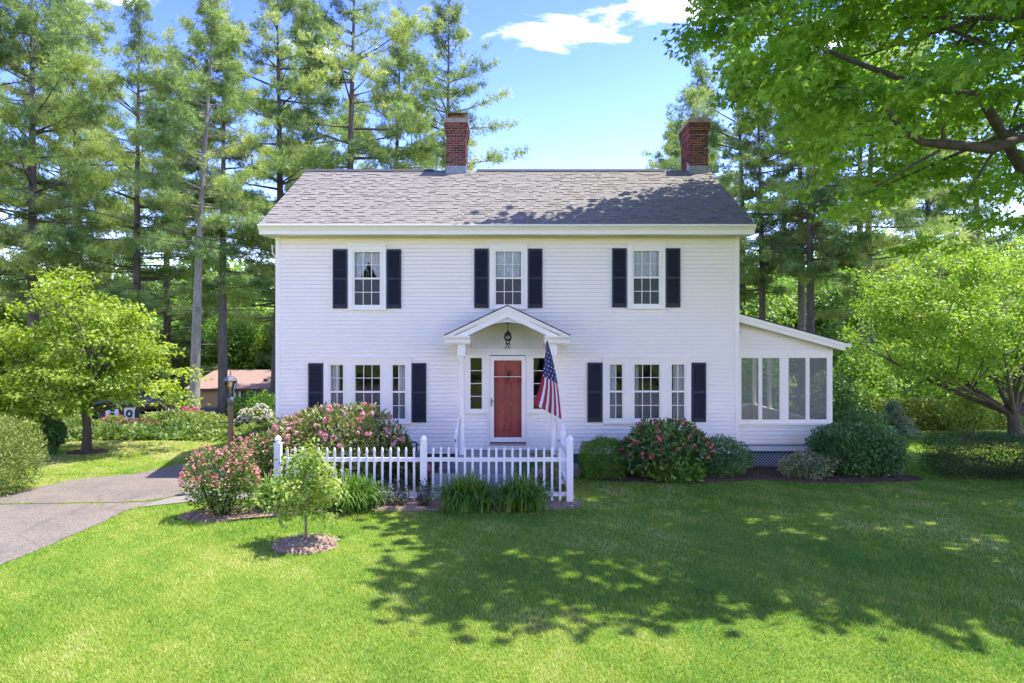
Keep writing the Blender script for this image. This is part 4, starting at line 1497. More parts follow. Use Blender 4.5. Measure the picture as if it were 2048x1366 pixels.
wl = MB().tube(ring, .032, 6)
k = 260
aa = rng.uniform(0, 2 * PI, k)
Pw = np.stack([xc + .125 * np.cos(aa), np.full(k, SHY - .07), hp(0, 827)[1] + .155 * np.sin(aa)], -1)
Vw, Tw, vw = leaves(Pw, rng.normal(size=(k, 3)), rng.normal(size=(k, 3)), rng.uniform(.04, .08, k), DIAM, rng.random(k))
WREATH_LEAF = leaf_mat('wreath_leaf', [(0, (0.015, 0.02, 0.012)), (1, (0.05, 0.055, 0.03))], .1)
wl.build('ring', M['twig'], wr)
link('foliage', np_mesh('foliage', Vw, Tw, WREATH_LEAF, vw), wr, kind='stuff')
zw0, zw1 = hp(0, 833)[1], hp(0, 816)[1]
ww = MB().box(hp(221, 0)[0], hp(230, 0)[0], SHY - .04, SHY - .002, zw0, zw1).build('window', M['trim'], shed)
for i in range(2):
    for j in range(2):
        x0 = hp(221.6 + i * 4.2, 0)[0]; x1 = hp(225.2 + i * 4.2, 0)[0]
        z0 = zw0 + .03 + j * (zw1 - zw0) / 2; MB().box(x0, x1, SHY - .05, SHY - .0405, z0, z0 + (zw1 - zw0) / 2 - .05).build('pane', M['dark_in'], ww)
for a, b in ((212, 220.5), (230.5, 238)):
    MB().box(hp(a, 0)[0], hp(b, 0)[0], SHY - .045, SHY - .003, zw0 - .02, zw1 + .02).build('shutter', M['trim'], shed)

# ================================================================== PLANTS
G_PINE = [(0.0, (0.075, 0.135, 0.06)), (0.4, (0.185, 0.275, 0.115)), (0.7, (0.36, 0.44, 0.19)), (1.0, (0.52, 0.55, 0.25))]
ML = {
    'pine': leaf_mat('pine_needles', G_PINE, .42, .55, 1.45),
    'maple': leaf_mat('maple_leaf', [(0, (0.08, 0.17, 0.025)), (.5, (0.16, 0.29, 0.042)), (1, (0.26, 0.39, 0.065))], .52, .45, 1.9),
    'dogwood': leaf_mat('dogwood_leaf', [(0, (0.15, 0.23, 0.024)), (.5, (0.26, 0.35, 0.04)), (1, (0.39, 0.46, 0.07))], .40, .5, 1.6),
    'cherry': leaf_mat('cherry_leaf', [(0, (0.13, 0.23, 0.032)), (.5, (0.23, 0.36, 0.05)), (.95, (0.36, 0.46, 0.09)), (1, (0.34, 0.22, 0.11))], .40, .42, 1.6),
    'wood': leaf_mat('woodland_leaf', [(0, (0.07, 0.15, 0.025)), (.5, (0.15, 0.27, 0.045)), (1, (0.28, 0.38, 0.075))], .40, .5, 1.7),
    'young': leaf_mat('young_leaf', [(0, (0.16, 0.25, 0.05)), (.5, (0.26, 0.36, 0.075)), (1, (0.40, 0.45, 0.14))], .40, .5, 1.4),
    'rhodo': leaf_mat('rhododendron_leaf', [(0, (0.09, 0.13, 0.035)), (.5, (0.19, 0.23, 0.065)), (1, (0.34, 0.35, 0.13))], .22, .38, 1.3),
    'rhodo_d': leaf_mat('dark_rhododendron_leaf', [(0, (0.055, 0.13, 0.035)), (.5, (0.13, 0.25, 0.06)), (1, (0.26, 0.37, 0.10))], .22, .38, 1.3),
    'yew': leaf_mat('yew_leaf', [(0, (0.055, 0.13, 0.018)), (.5, (0.15, 0.28, 0.032)), (1, (0.28, 0.43, 0.055))], .25, .5, 1.4),
    'dark': leaf_mat('dark_evergreen_leaf', [(0, (0.04, 0.095, 0.028)), (.5, (0.10, 0.205, 0.055)), (1, (0.19, 0.32, 0.085))], .2, .35, 1.3),
    'azalea': leaf_mat('azalea_leaf', [(0, (0.04, 0.09, 0.018)), (.5, (0.10, 0.18, 0.03)), (1, (0.22, 0.28, 0.06))], .3, .45, 1.4),
    'hedge_d': leaf_mat('dark_clipped_hedge_leaf', [(0, (0.02, 0.048, 0.016)), (.5, (0.05, 0.10, 0.028)), (1, (0.10, 0.17, 0.045))], .2, .5, 1.3),
    'varieg': leaf_mat('variegated_leaf', [(0, (0.04, 0.10, 0.03)), (.4, (0.12, 0.19, 0.07)), (.6, (0.42, 0.44, 0.25)), (1, (0.58, 0.58, 0.40))], .2, .45, 1.1),
    'bush': leaf_mat('garden_shrub_leaf', [(0, (0.11, 0.17, 0.03)), (.5, (0.22, 0.29, 0.065)), (1, (0.38, 0.42, 0.13))], .3, .5, 1.4),
    'hedge': leaf_mat('clipped_hedge_leaf', [(0, (0.09, 0.15, 0.03)), (.5, (0.22, 0.30, 0.065)), (.9, (0.36, 0.41, 0.11)), (1, (0.36, 0.28, 0.17))], .25, .55, 1.3),
    'brown': leaf_mat('bronze_shrub_leaf', [(0, (0.10, 0.07, 0.03)), (.5, (0.22, 0.15, 0.075)), (1, (0.32, 0.25, 0.12))], .3, .6, 1.1),
    'spruce': leaf_mat('blue_spruce_needles', [(0, (0.12, 0.19, 0.14)), (.5, (0.28, 0.38, 0.27)), (1, (0.50, 0.60, 0.44))], .2, .5, 1.1),
    'lily': leaf_mat('daylily_blade', [(0, (0.05, 0.12, 0.016)), (.5, (0.11, 0.22, 0.03)), (1, (0.24, 0.36, 0.08))], .35, .4, 1.5),
    'grass': leaf_mat('lawn_blade', [(0, (0.095, 0.235, 0.025)), (.35, (0.18, 0.325, 0.03)), (.65, (0.315, 0.40, 0.055)), (.88, (0.46, 0.47, 0.145)), (1, (0.57, 0.52, 0.27))], .35, .55, 1.4),
    'rose': leaf_mat('rose_leaf', [(0, (0.02, 0.045, 0.022)), (.6, (0.05, 0.085, 0.04)), (1, (0.10, 0.07, 0.05))], .2, .4, 1.2),
    'fl_pink': leaf_mat('pink_petal', [(0, (0.55, 0.11, 0.17)), (.4, (0.70, 0.28, 0.35)), (1, (0.82, 0.60, 0.62))], .3, .6, 1.0),
    'fl_red': leaf_mat('red_petal', [(0, (0.42, 0.06, 0.065)), (.5, (0.60, 0.15, 0.15)), (1, (0.72, 0.34, 0.30))], .3, .6, 1.0),
    'fl_salmon': leaf_mat('salmon_petal', [(0, (0.55, 0.11, 0.13)), (.5, (0.68, 0.26, 0.26)), (1, (0.80, 0.52, 0.46))], .3, .6, 1.0),
    'fl_white': leaf_mat('white_petal', [(0, (0.55, 0.52, 0.46)), (1, (0.82, 0.80, 0.76))], .3, .6, .9),
    'fl_hot': leaf_mat('magenta_petal', [(0, (0.55, 0.04, 0.16)), (1, (0.75, 0.20, 0.40))], .3, .6, 1.0),
}
TUFTS = [tuft(6, 1.25, .052, s) for s in range(3)]
SPIKE = tuft(6, .75, .05, 9)


def limb_path(a, b, bend=.15, n=5, seed=None):
    a, b = Vector(a), Vector(b)
    L_ = (b - a).length
    off = Vector((random.uniform(-1, 1), random.uniform(-1, 1), random.uniform(-.3, .8))) * bend * L_
    return [a.lerp(b, t) + off * math.sin(PI * t) for t in np.linspace(0, 1, n)]


# ---- white pines
def pine_proto(seed, H, start, R, bark, lean=0.0, dens=24, gap=.16):
    r = np.random.default_rng(seed); random.seed(seed)
    tr = MB()
    bx, by = r.uniform(-.35, .35, 2)
    def axis(z):
        t = z / H
        return np.array([lean * t * 3 + bx * math.sin(t * 4.0), by * math.sin(t * 3.3 + .5) - by * math.sin(.5), z])
    zz = np.linspace(-.5, H, 14)
    tr.tube([tuple(axis(z)) for z in zz], [max(.03, .33 * (1 - max(z, 0) / H) ** .85 + (.10 if z < .3 else 0)) for z in zz], 10)
    P, A = [], []
    z = start * H
    # a few dead stubs below the crown
    for k in range(9):
        q = axis(r.uniform(.12, start + .1) * H); a = r.uniform(0, 6.28); l = r.uniform(.5, 1.6)
        tr.tube([tuple(q), (q[0] + math.cos(a) * l, q[1] + math.sin(a) * l, q[2] + r.uniform(-.3, .25))], [.035, .01], 4, False)
    while z < H - .3:
        t = (z - start * H) / (H - start * H)
        for k in range(r.integers(3, 6)):
            if r.random() < gap: continue
            a = r.uniform(0, 2 * PI)
            prof = min(1.0, (1 - t) * 2.0 + .11) * (.62 + .38 * min(1, t * 4 + .25))
            L_ = R * prof * r.uniform(.5, 1.15)
            el = math.radians(-6 + 30 * t + (22 if t > .8 else 0) + r.uniform(-9, 9))
            dh = np.array([math.cos(a), math.sin(a), 0.0]); la = np.array([-dh[1], dh[0], 0.0])
            base = axis(z + r.uniform(-.2, .2))
            def bp(s): return base + dh * L_ * s * math.cos(el) + np.array([0, 0, L_ * (math.sin(el) * s + .13 * s * s)])
            tr.tube([tuple(bp(s)) for s in (0, .35, .7, 1)], [.014 + .011 * L_, .010 + .006 * L_, .009, .004], 4, False)
            n = int(L_ * dens * 2.25 * r.uniform(.8, 1.15))
            nb = max(3, int(L_ * 2.3))                     # branchlets carry the tufts in plumes
            bs = np.sort(r.uniform(.30 if t < .75 else .1, 1.0, nb))
            for b_i, s in enumerate(bs):
                side = 1 if b_i % 2 else -1
                wl = L_ * (.12 + .30 * (1.05 - s)) * r.uniform(.6, 1.2)
                d = dh * .75 + la * side * r.uniform(.5, 1.1) + np.array([0, 0, r.uniform(.05, .45)])
                d /= np.linalg.norm(d)
                m_ = max(2, int(n / nb))
                q = bp(s)
                tt = r.uniform(.15, 1.0, m_)[:, None]
                pts = q + d * wl * tt + r.normal(size=(m_, 3)) * np.array([.16, .16, .13])
                P.append(pts); A.append(np.repeat((d + np.array([0, 0, .45]))[None], m_, 0) + r.normal(size=(m_, 3)) * .45)
        z += r.uniform(.42, .72)
    m_ = 160
    P.append(axis(H) + r.normal(size=(m_, 3)) * [.22, .22, .7]); A.append(r.normal(size=(m_, 3)) * .5 + [0, 0, 1])
    P = np.concatenate(P); A = np.concatenate(A)
    n = len(P)
    v = np.clip(.5 + .30 * wob(P, .9) + r.normal(0, .14, n), 0, 1)
    parts = []
    for k in range(3):
        s = slice(k, None, 3)
        parts.append(leaves(P[s], A[s], r.normal(size=A[s].shape), r.uniform(.215, .37, len(P[s])), TUFTS[k], v[s]))
    V, T, v = join_np(parts)
    t = thing('pine_tree', 'pine', 'tree')
    link('trunk', tr.mesh('trunk', M[bark]), t)
    link('crown', np_mesh('crown', V, T, ML['pine'], v), t)
    return t


# ---- broad-leaved trees from a list of leafy sprays
def spray_leaves(C, R_, n_per, size, tmpl, seed, droop=.35, flat=.55, width=1.0, vbias=None, vf=.8, out=None):
    """sprays around centres C (n,3) with radius R_; returns leaf geometry"""
    r = np.random.default_rng(seed)
    n = len(C)
    k = n_per
    off = r.normal(size=(n, k, 3)) * np.array([1, 1, flat]) * (R_ * .55)
    P = (C[:, None, :] + off).reshape(-1, 3)
    o = off.reshape(-1, 3)
    A = unit(o * np.array([1, 1, .5])) + r.normal(size=P.shape) * .55 + np.array([0, 0, -droop])
    Nn = r.normal(size=P.shape) * .45 + np.array([0, 0, 1.0])
    if out is not None:
        Nn = Nn + .5 * unit(P - out)
    v = np.clip(.5 + .20 * wob(P, vf) + r.normal(0, .17, len(P)) + (np.repeat(vbias, k) if vbias is not None else 0), 0, 1)
    return leaves(P, A, Nn, size * r.uniform(.65, 1.2, len(P)), tmpl, v, width)


def shell_points(r, n, c, rad, inner=.55, lump=.16, f=1.4, zcut=None):
    d = unit(r.normal(size=(n * 2, 3)))
    rr = r.uniform(inner ** 2, 1, len(d)) ** .5
    w = 1 + lump * wob(d * 2.2 + np.array(c) * .37, f)
    P = np.array(c) + d * np.array(rad) * (rr * w)[:, None]
    if zcut is not None: P = P[P[:, 2] > zcut]
    return P[:n]


def plates(C, k, per, R_, r, c, droop=.22, thick=.07, tilt=.25):
    """leafy boughs: flat drooping fans of sprays around k of the points C"""
    Q = C[r.choice(len(C), min(k, len(C)), replace=False)]
    n = len(Q)
    a = r.uniform(0, 2 * PI, (n, per)); rad = np.sqrt(r.random((n, per))) * R_ * r.uniform(.6, 1.25, (n, 1))
    ox, oy = np.cos(a) * rad, np.sin(a) * rad
    out = unit((Q - np.array(c)) * np.array([1, 1, 0.0]))
    along = ox * out[:, None, 0] + oy * out[:, None, 1]
    oz = -tilt * along - droop * rad ** 2 / R_ + r.normal(0, thick, (n, per))
    off = np.stack([ox, oy, oz], -1)
    vb = np.repeat(r.normal(0, .10, n), per)
    return (Q[:, None, :] + off).reshape(-1, 3), vb


def crown_limbs(mb, base, C, r0, nlimb, r, top):
    """limbs from the fork to some of the spray centres"""
    idx = r.choice(len(C), nlimb, replace=False)
    for i in idx:
        q = Vector(base) + Vector((0, 0, r.uniform(0, top)))
        e = Vector(C[i])
        pth = limb_path(q, e, .10, 6)
        mb.tube(pth, [r0 * (1 - t) ** 1.3 + .008 for t in np.linspace(0, .97, 6)], 6, False)


def broad_tree(name, seed, th, rad, cz, nspray, nper, size, tmpl, lm, r0=.16, nlimb=16, fork=.35, bark='bark', inner=.45, lump=.2, sr=.5, parent=None, zcut=None, flat=.55, pl=None, taper=0):
    r = np.random.default_rng(seed); random.seed(seed)
    c = (0, 0, cz)
    C = shell_points(r, nspray, c, rad, inner, lump, 1.7, zcut)
    if taper:
        tz = np.clip((C[:, 2] - (cz - rad[2])) / (2 * rad[2]), 0, 1)
        C[:, :2] *= (1.12 - taper * tz ** 1.3)[:, None]
    vb = None
    if pl:
        C, vb = plates(C, pl[0], pl[1], pl[2], r, c)
    tr = MB()
    fz_ = fork
    tr.tube([(0, 0, -.3), (0.01, 0, 0.05), (.03, .02, fz_ * .5), (0, 0, fz_), (.05, 0, fz_ + (cz - fz_) * .7)], [r0 * 1.35, r0 * 1.12, r0 * .9, r0 * .85, r0 * .35], 10)
    crown_limbs(tr, (0, 0, fz_), C, r0 * .55, nlimb, r, (cz - fz_) * .4)
    V, T, v = spray_leaves(C, sr, nper, size, tmpl, seed + 1, out=np.array(c), flat=flat, vbias=vb)
    t = thing(name, name, 'tree')
    link('trunk', tr.mesh('trunk', M[bark]), t)
    link('crown', np_mesh('crown', V, T, ML[lm], v), t)
    return t


def place(t, loc, rz=0, sc=1.0, label=None, group=None):
    t.location = loc; t.rotation_euler = (0, 0, rz); t.scale = (sc, sc, sc)
    if label: t['label'] = label
    if group: t['group'] = group


pines = [pine_proto(101, 24, .28, 5.0, 'pine_bark', 0, 23, .22), pine_proto(202, 24, .34, 4.5, 'pine_bark', .15, 24, .22), pine_proto(303, 24, .24, 5.2, 'pine_bark', -.1, 22, .24), pine_proto(404, 24, .40, 4.2, 'pale_bark', .35, 23, .22), pine_proto(505, 24, .12, 4.2, 'pine_bark', 0, 25, .15)]
PG = 'tall white pines behind the house'
plist = [  # px, distance, photo y of the top, proto, rotation, what sets it apart
    (-25, 37, -120, 0, .3, 'tall pine at the far left edge of the picture'),
    (68, 38, -150, 2, 1.9, 'tall dark trunked pine above the left side of the round green tree'),
    (160, 41, -60, 1, 4.0, 'tall pine between the leftmost pines and the shorter pointed pine'),
    (278, 37, 15, 0, 2.6, 'shorter pointed pine standing right above the round green tree'),
    (388, 33.5, -10, 3, .4, 'leaning pine with a pale bare trunk beside the brown shed'),
    (446, 37, 45, 1, 5.2, 'pine with a straight grey trunk just behind the lamp post'),
    (548, 40, -70, 2, 3.3, 'tall pine rising behind the left corner of the white house'),
    (615, 54, -40, 4, 1.2, 'feathery pine behind the left end of the roof'),
    (705, 41, -130, 0, 4.6, 'tallest pine rising behind the middle of the left roof slope'),
    (795, 47, 40, 4, 2.2, 'pine between the tallest roof pine and the left chimney'),
    (903, 43, 5, 2, .7, 'pointed pine directly behind the left chimney'),
    (120, 48, 60, 4, .9, 'distant pine seen between the leftmost trunks'),
    (340, 50, 90, 4, 3.9, 'distant pine behind the shorter pointed pine'),
    (1392, 45, 120, 4, 3.0, 'thin feathery pine directly behind the right chimney'),
    (1340, 50, 250, 1, 1.1, 'small pine peeking over the ridge left of the right chimney'),
    (1478, 40, 80, 0, 5.5, 'pine rising right behind the right end of the roof'),
    (1525, 38, 150, 1, 2.0, 'pine whose trunk stands nearest the right house corner'),
    (1604, 39, 60, 3, 1.4, 'slim trunked pine above the screened porch roof'),
    (1622, 35.5, 40, 1, 3.7, 'thicker pine just right of the slim trunked pine above the porch'),
    (1722, 37, 20, 2, 4.4, 'left one of the two reddish pine trunks beyond the porch end'),
    (1748, 34.5, 0, 0, 2.9, 'right one of the two reddish pine trunks beyond the porch end'),
    (1850, 43, 60, 4, 5.0, 'pine behind the right hand spreading tree'),
    (1960, 45, 90, 2, .2, 'pine farthest right behind the overhanging maple'),
]
used = set()
for (px, D, ty, k, rz, lab) in plist:
    X = (px - 1024) * D / F
    gz_ = float(ground_z(X, D))
    H = CAM_H + (683 - ty) * D / F - gz_
    s = H / 24.0
    sc = (min(s, 1.12) * .90, min(s, 1.12) * .90, s)
    if k in used:
        copy_thing(pines[k], (X, D, gz_), rz, sc, lab, PG)
    else:
        used.add(k)
        place(pines[k], (X, D, gz_), rz, 1, lab, PG); pines[k].scale = sc

# ---- woodland behind: broad-leaved trees and understorey
wood = [broad_tree('woodland_tree', 61, 4, (3.6, 3.4, 4.4), 6.2, 620, 20, .30, DIAM, 'wood', .22, 22, 2.2, sr=.75, inner=.4),
        broad_tree('woodland_tree', 62, 4, (3.2, 3.4, 3.4), 4.2, 560, 20, .28, DIAM, 'wood', .18, 20, 1.2, sr=.7, inner=.4)]
wl_ = [(-40, 48, 0, 1.1, 'woodland tree at the far left behind the pines'), (60, 52, 1, 1.2, 'woodland tree behind the leftmost two pine trunks'), (190, 50, 0, .95, 'woodland tree behind the round green tree'),
       (300, 54, 1, 1.2, 'woodland tree behind the trunk of the shorter pointed pine'), (352, 60, 0, 1.0, 'darker woodland tree left of the pale leaning trunk'), (468, 57, 0, .95, 'bright woodland tree between the pale trunk and the white house'),
       (530, 62, 1, 1.35, 'woodland tree beside the left wall of the white house'), (415, 64, 1, 1.5, 'woodland tree above the ranch house roof'), (600, 58, 0, 1.0, 'woodland tree hidden partly by the left house corner'),
       (1500, 47, 1, 1.1, 'woodland tree seen above the porch roof by the house corner'), (1570, 52, 0, .85, 'woodland tree above the middle of the porch roof'), (1660, 48, 1, 1.2, 'woodland tree above the outer end of the porch roof'),
       (1700, 41, 1, .62, 'small woodland tree just right of the porch'), (1790, 50, 0, 1.0, 'woodland tree left behind the right hand spreading tree'), (1900, 54, 1, 1.3, 'woodland tree behind the crown of the right hand spreading tree'),
       (90, 66, 1, 2.0, 'tall woodland tree behind the leftmost pines, low in the gaps'), (215, 68, 0, 1.6, 'tall woodland tree behind the dogwood crown'), (325, 70, 1, 2.1, 'tall woodland tree behind the pointed pine and the shed'),
       (430, 72, 0, 1.7, 'tall woodland tree filling the gap beside the pale leaning trunk'), (525, 70, 1, 2.1, 'tall woodland tree filling the gap by the left house corner'), (1560, 68, 1, 1.9, 'tall woodland tree beyond the porch roof by the house'),
       (1690, 70, 0, 1.5, 'tall woodland tree beyond the outer porch end'), (1840, 68, 1, 2.0, 'tall woodland tree far behind the spreading tree'), (1985, 66, 0, 1.5, 'tall woodland tree far behind the maple boughs'),
       (2010, 50, 0, 1.0, 'woodland tree at the right edge behind the hedge'), (2110, 47, 1, 1.2, 'woodland tree beyond the right edge'), (1620, 60, 1, 1.5, 'distant woodland tree between the porch pines'), (1740, 62, 0, 1.3, 'distant woodland tree behind the two reddish trunks')]
for i, (px, D, k, s, lab) in enumerate(wl_):
    X = (px - 1024) * D / F
    loc = (X, D, float(ground_z(X, D)))
    if i == 0: place(wood[0], loc, .3, s, lab, 'woodland trees behind the pines')
    elif i == 1: place(wood[1], loc, 1.3, s, lab, 'woodland trees behind the pines')
    else: copy_thing(wood[k], loc, i * 1.3, s, lab, 'woodland trees behind the pines')
for i, (x, y, k, s) in enumerate(((-9, -24, 0, 1.3), (-2, -27, 1, 1.5), (5, -24, 0, 1.35), (12, -26, 1, 1.6), (-17, -25, 1, 1.5))):
    copy_thing(wood[k], (x, y, 0), i, s, 'street tree across the road, ' + ('left of centre', 'mirrored in the middle panes', 'right of centre', 'farthest right', 'farthest left')[i] + ' in the window mirror image', 'trees across the road')

# ---- dogwood on the left lawn
D_ = 20.2
dog = broad_tree('dogwood_tree', 71, 3, (2.95, 2.5, 2.0), 3.05, 900, 15, .14, OVAL, 'dogwood', .13, 26, 1.15, inner=.35, lump=.2, sr=.22, zcut=1.35, flat=.35, pl=(140, 8, .50), taper=.5)
place(dog, ((172 - 1024) * D_ / F, D_, 0), 0, 1, 'round bright green dogwood tree on the left lawn')
dog2 = copy_thing(dog, ((-45 - 1024) * 19.0 / F, 19.6, -.35), 2.0, .62, 'smaller yellow green tree cut off by the left edge')

# ---- spreading cherry on the right
Dc = 23.4
def cherry():
    r = np.random.default_rng(81); random.seed(81)
    C = shell_points(r, 1500, (-.3, .8, 4.0), (5.2, 2.7, 2.75), .35, .2, 1.5, 1.75)
    C = C[(C[:, 2] > 1.9 + .0 * C[:, 0])]
    C, vb = plates(C, 265, 7, .55, r, (0, 0, 4), -.15, .14, -.25)
    tr = MB()
    tr.tube([(.05, 0, -.3), (.05, 0, .1), (0, 0, .6), (-.05, 0, 1.0)], [.30, .22, .19, .19], 12)
    for e in ((-2.6, -.5, 1.9), (-4.6, .3, 2.9), (-1.2, .5, 3.4), (.5, -.3, 3.8), (2.2, .4, 3.0), (-2.8, 1.2, 3.3), (-.4, -1.5, 3.2), (1.4, 1.6, 3.6), (-1.6, -1.8, 2.8), (3.6, -.8, 2.6)):
        p = limb_path((-.02, 0, .75), e, .07, 7)
        tr.tube(p, [.085 * (1 - t) ** 1.0 + .016 for t in np.linspace(0, 1, 7)], 8, False)
        for j in range(7):
            q = p[random.randint(2, 6)]
            d = np.linalg.norm(C - np.array(q), axis=1)
            near = np.argsort(d)[:60]
            e2 = C[random.choice(list(near))]
            tr.tube(limb_path(q, e2, .1, 5), [.035, .026, .018, .012, .006], 5, False)
    V, T, v = spray_leaves(C, .24, 17, .15, DIAM, 82, vbias=vb, droop=.15, flat=.7, out=np.array((0, 0, 3.0)), width=.85)
    t = thing('cherry_tree', 'wide spreading light green tree on the right lawn', 'tree')
    link('trunk', tr.mesh('trunk', M['bark']), t)
    link('crown', np_mesh('crown', V, T, ML['cherry'], v), t)
    t.location = ((2028 - 1024) * Dc / F, Dc, 0)


cherry()


# ---- the big maple overhanging from the right
def maple():
    r = np.random.default_rng(91); random.seed(91)
    cx, cy_ = 11.2, 15.0
    n = 30000
    x = r.uniform(-1, 1, n); y = r.uniform(-1, 1, n)
    q = np.hypot(x, y)
    ok = q < 1
    x, y, q = x[ok], y[ok], q[ok]
    ang = np.arctan2(y, x)
    lob = 1 + .10 * np.sin(ang * 5 + .6) + .07 * np.sin(ang * 11 + 2)
    X = cx + x * 9.7 * lob; Y = cy_ + y * 6.5 * lob
    zb = 4.4 + np.maximum(0, q - .48) * 10.2 + .5 * wob(np.stack([X, Y, 0 * X], -1), 1.1)
    zt = 18.5 - 7.5 * q ** 2
    h = zt - zb
    u = r.random(len(X))
    u = np.where(r.random(len(X)) < .5, u ** 2.2, 1 - u ** 2.5 * .9)      # most leaves near the underside and the top skin
    Z = zb + h * u
    C = np.stack([X, Y, Z], -1)[h > .4]
    # clumps: keep those inside noise blobs so that sky shows through between sprays
    w = wob(C, 1.9) + r.normal(0, .35, len(C))
    C = C[w > np.where((C[:, 1] > 16.5) & (C[:, 2] > 11), -.8, -.02)]
    pxs = 1024 + F * C[:, 0] / C[:, 1]; pys = 683 - F * (C[:, 2] - CAM_H) / C[:, 1]
    lim = np.interp(pys, [-60, -25, 60, 130, 235, 330, 420, 520, 560], [1190, 1402, 1402, 1430, 1545, 1620, 1660, 1745, 1830])
    low = np.interp(pxs, [1600, 1720, 1850, 2048], [430, 500, 520, 455])
    ok = ((pxs > lim) & (pys < low)) | (pys < -60)
    C, pxs, pys = C[ok], pxs[ok], pys[ok]
    vis = (pxs < 2120) & (pys > -60)
    Cv, Ch = C[vis], C[~vis]
    back = (Ch[:, 1] > 16.5)
    Ch = np.concatenate([Ch[back][:4200], Ch[~back][:2200]])
    Cv, vb = plates(Cv, 205, 17, .85, r, (cx, cy_, 0), .16, .07, .22)
    tips = vb[::17]
    V1 = spray_leaves(Cv, .21, 12, .135, MAPLE, 92, droop=.6, flat=.5, vf=.7, vbias=vb, out=np.array((cx, cy_, 9.)))
    V2 = spray_leaves(Ch, .60, 9, .30, DIAM, 93, droop=.3, flat=.45, width=1.5)
    t = thing('maple_tree', 'big maple whose leafy boughs hang over the lawn from the right', 'tree', (11.5, 15, 0))
    tr = MB()
    tr.tube([(12.3, 15, -.4), (12.25, 15, .2), (12.15, 15, 2), (12.0, 15, 4), (11.6, 15, 7), (11.2, 14.9, 11), (11.1, 15, 15)], [.62, .50, .43, .38, .30, .18, .05], 12)
    Y0 = 12.9
    def bp(px, py, y): p = at(px, py, y); return (p.x, p.y, p.z)
    tr.tube([(11.85, 15, 5.0), (10.7, 13.9, 5.9), bp(2060, 268, 13.0), bp(1985, 298, 12.9), bp(1885, 288, 12.8), bp(1845, 285, 12.8), bp(1800, 255, 12.8), bp(1765, 205, 12.8), bp(1750, 185, 12.8)], [.2, .15, .115, .10, .085, .07, .055, .04, .02], 9)
    tr.tube([bp(1990, 298, 12.9), bp(1960, 345, 13.0), bp(1925, 410, 13.1)], [.035, .025, .01], 6, False)
    tr.tube([bp(1890, 290, 12.8), bp(1885, 260, 12.7), bp(1890, 245, 12.7)], [.04, .03, .012], 6, False)
    tr.tube([bp(1830, 275, 12.8), bp(1740, 270, 12.8), bp(1610, 268, 12.9)], [.025, .018, .006], 5, False)
    tr.tube([bp(1790, 250, 12.8), bp(1720, 248, 12.6), bp(1665, 236, 12.6)], [.025, .018, .006], 5, False)
    tr.tube([bp(1750, 188, 12.8), bp(1660, 170, 12.9), bp(1580, 148, 13)], [.03, .022, .008], 5, False)
    tr.tube([bp(1880, 300, 12.9), bp(1800, 345, 13.1), bp(1740, 375, 13.2)], [.03, .02, .008], 5, False)
    tr.tube([(11.4, 15, 6.0), bp(1960, 190, 13.2), bp(1850, 175, 13.1), bp(1700, 120, 12.8), bp(1560, 60, 12.6), bp(1460, 40, 12.4)], [.13, .09, .065, .045, .025, .008], 7, False)
    for k in range(34):
        i = r.integers(len(C)); e = C[i]
        q = Vector((11.35, 15, r.uniform(7.5, 12.5)))
        tr.tube(limb_path(q, e, .10, 6), [.06 * (1 - s) ** 1.2 + .008 for s in np.linspace(0, .96, 6)], 5, False)
    link('trunk', tr.mesh('trunk', M['bark']), t).matrix_parent_inverse = Matrix.Translation((-11.5, -15, 0))
    # the nearest single leaves are pieces of their own
    tv, tt = MAPLE
    k = len(tv)
    V, T, v = V1
    cen = V.reshape(-1, k, 3).mean(1)
    pxs = 1024 + F * cen[:, 0] / cen[:, 1]; pys = 683 - F * (cen[:, 2] - CAM_H) / cen[:, 1]
    cand = np.where((pxs > 1300) & (pxs < 2045) & (pys > 3))[0]
    near = cand[np.argsort(cen[cand, 1])[:300]]
    keep = np.ones(len(cen), bool); keep[near] = False
    lv = V.reshape(-1, k, 3)
    V1 = (lv[keep].reshape(-1, 3), (tt[None] + (np.arange(keep.sum()) * k)[:, None, None]).reshape(-1, 3), v.reshape(-1, k)[keep].ravel())
    Vj, Tj, vj = join_np([V1, V2])
    crown = link('crown', np_mesh('crown', Vj, Tj, ML['maple'], vj), t)
    for i in near:
        link('leaf', np_mesh('leaf', lv[i], tt, ML['maple'], v.reshape(-1, k)[i]), crown)


maple()


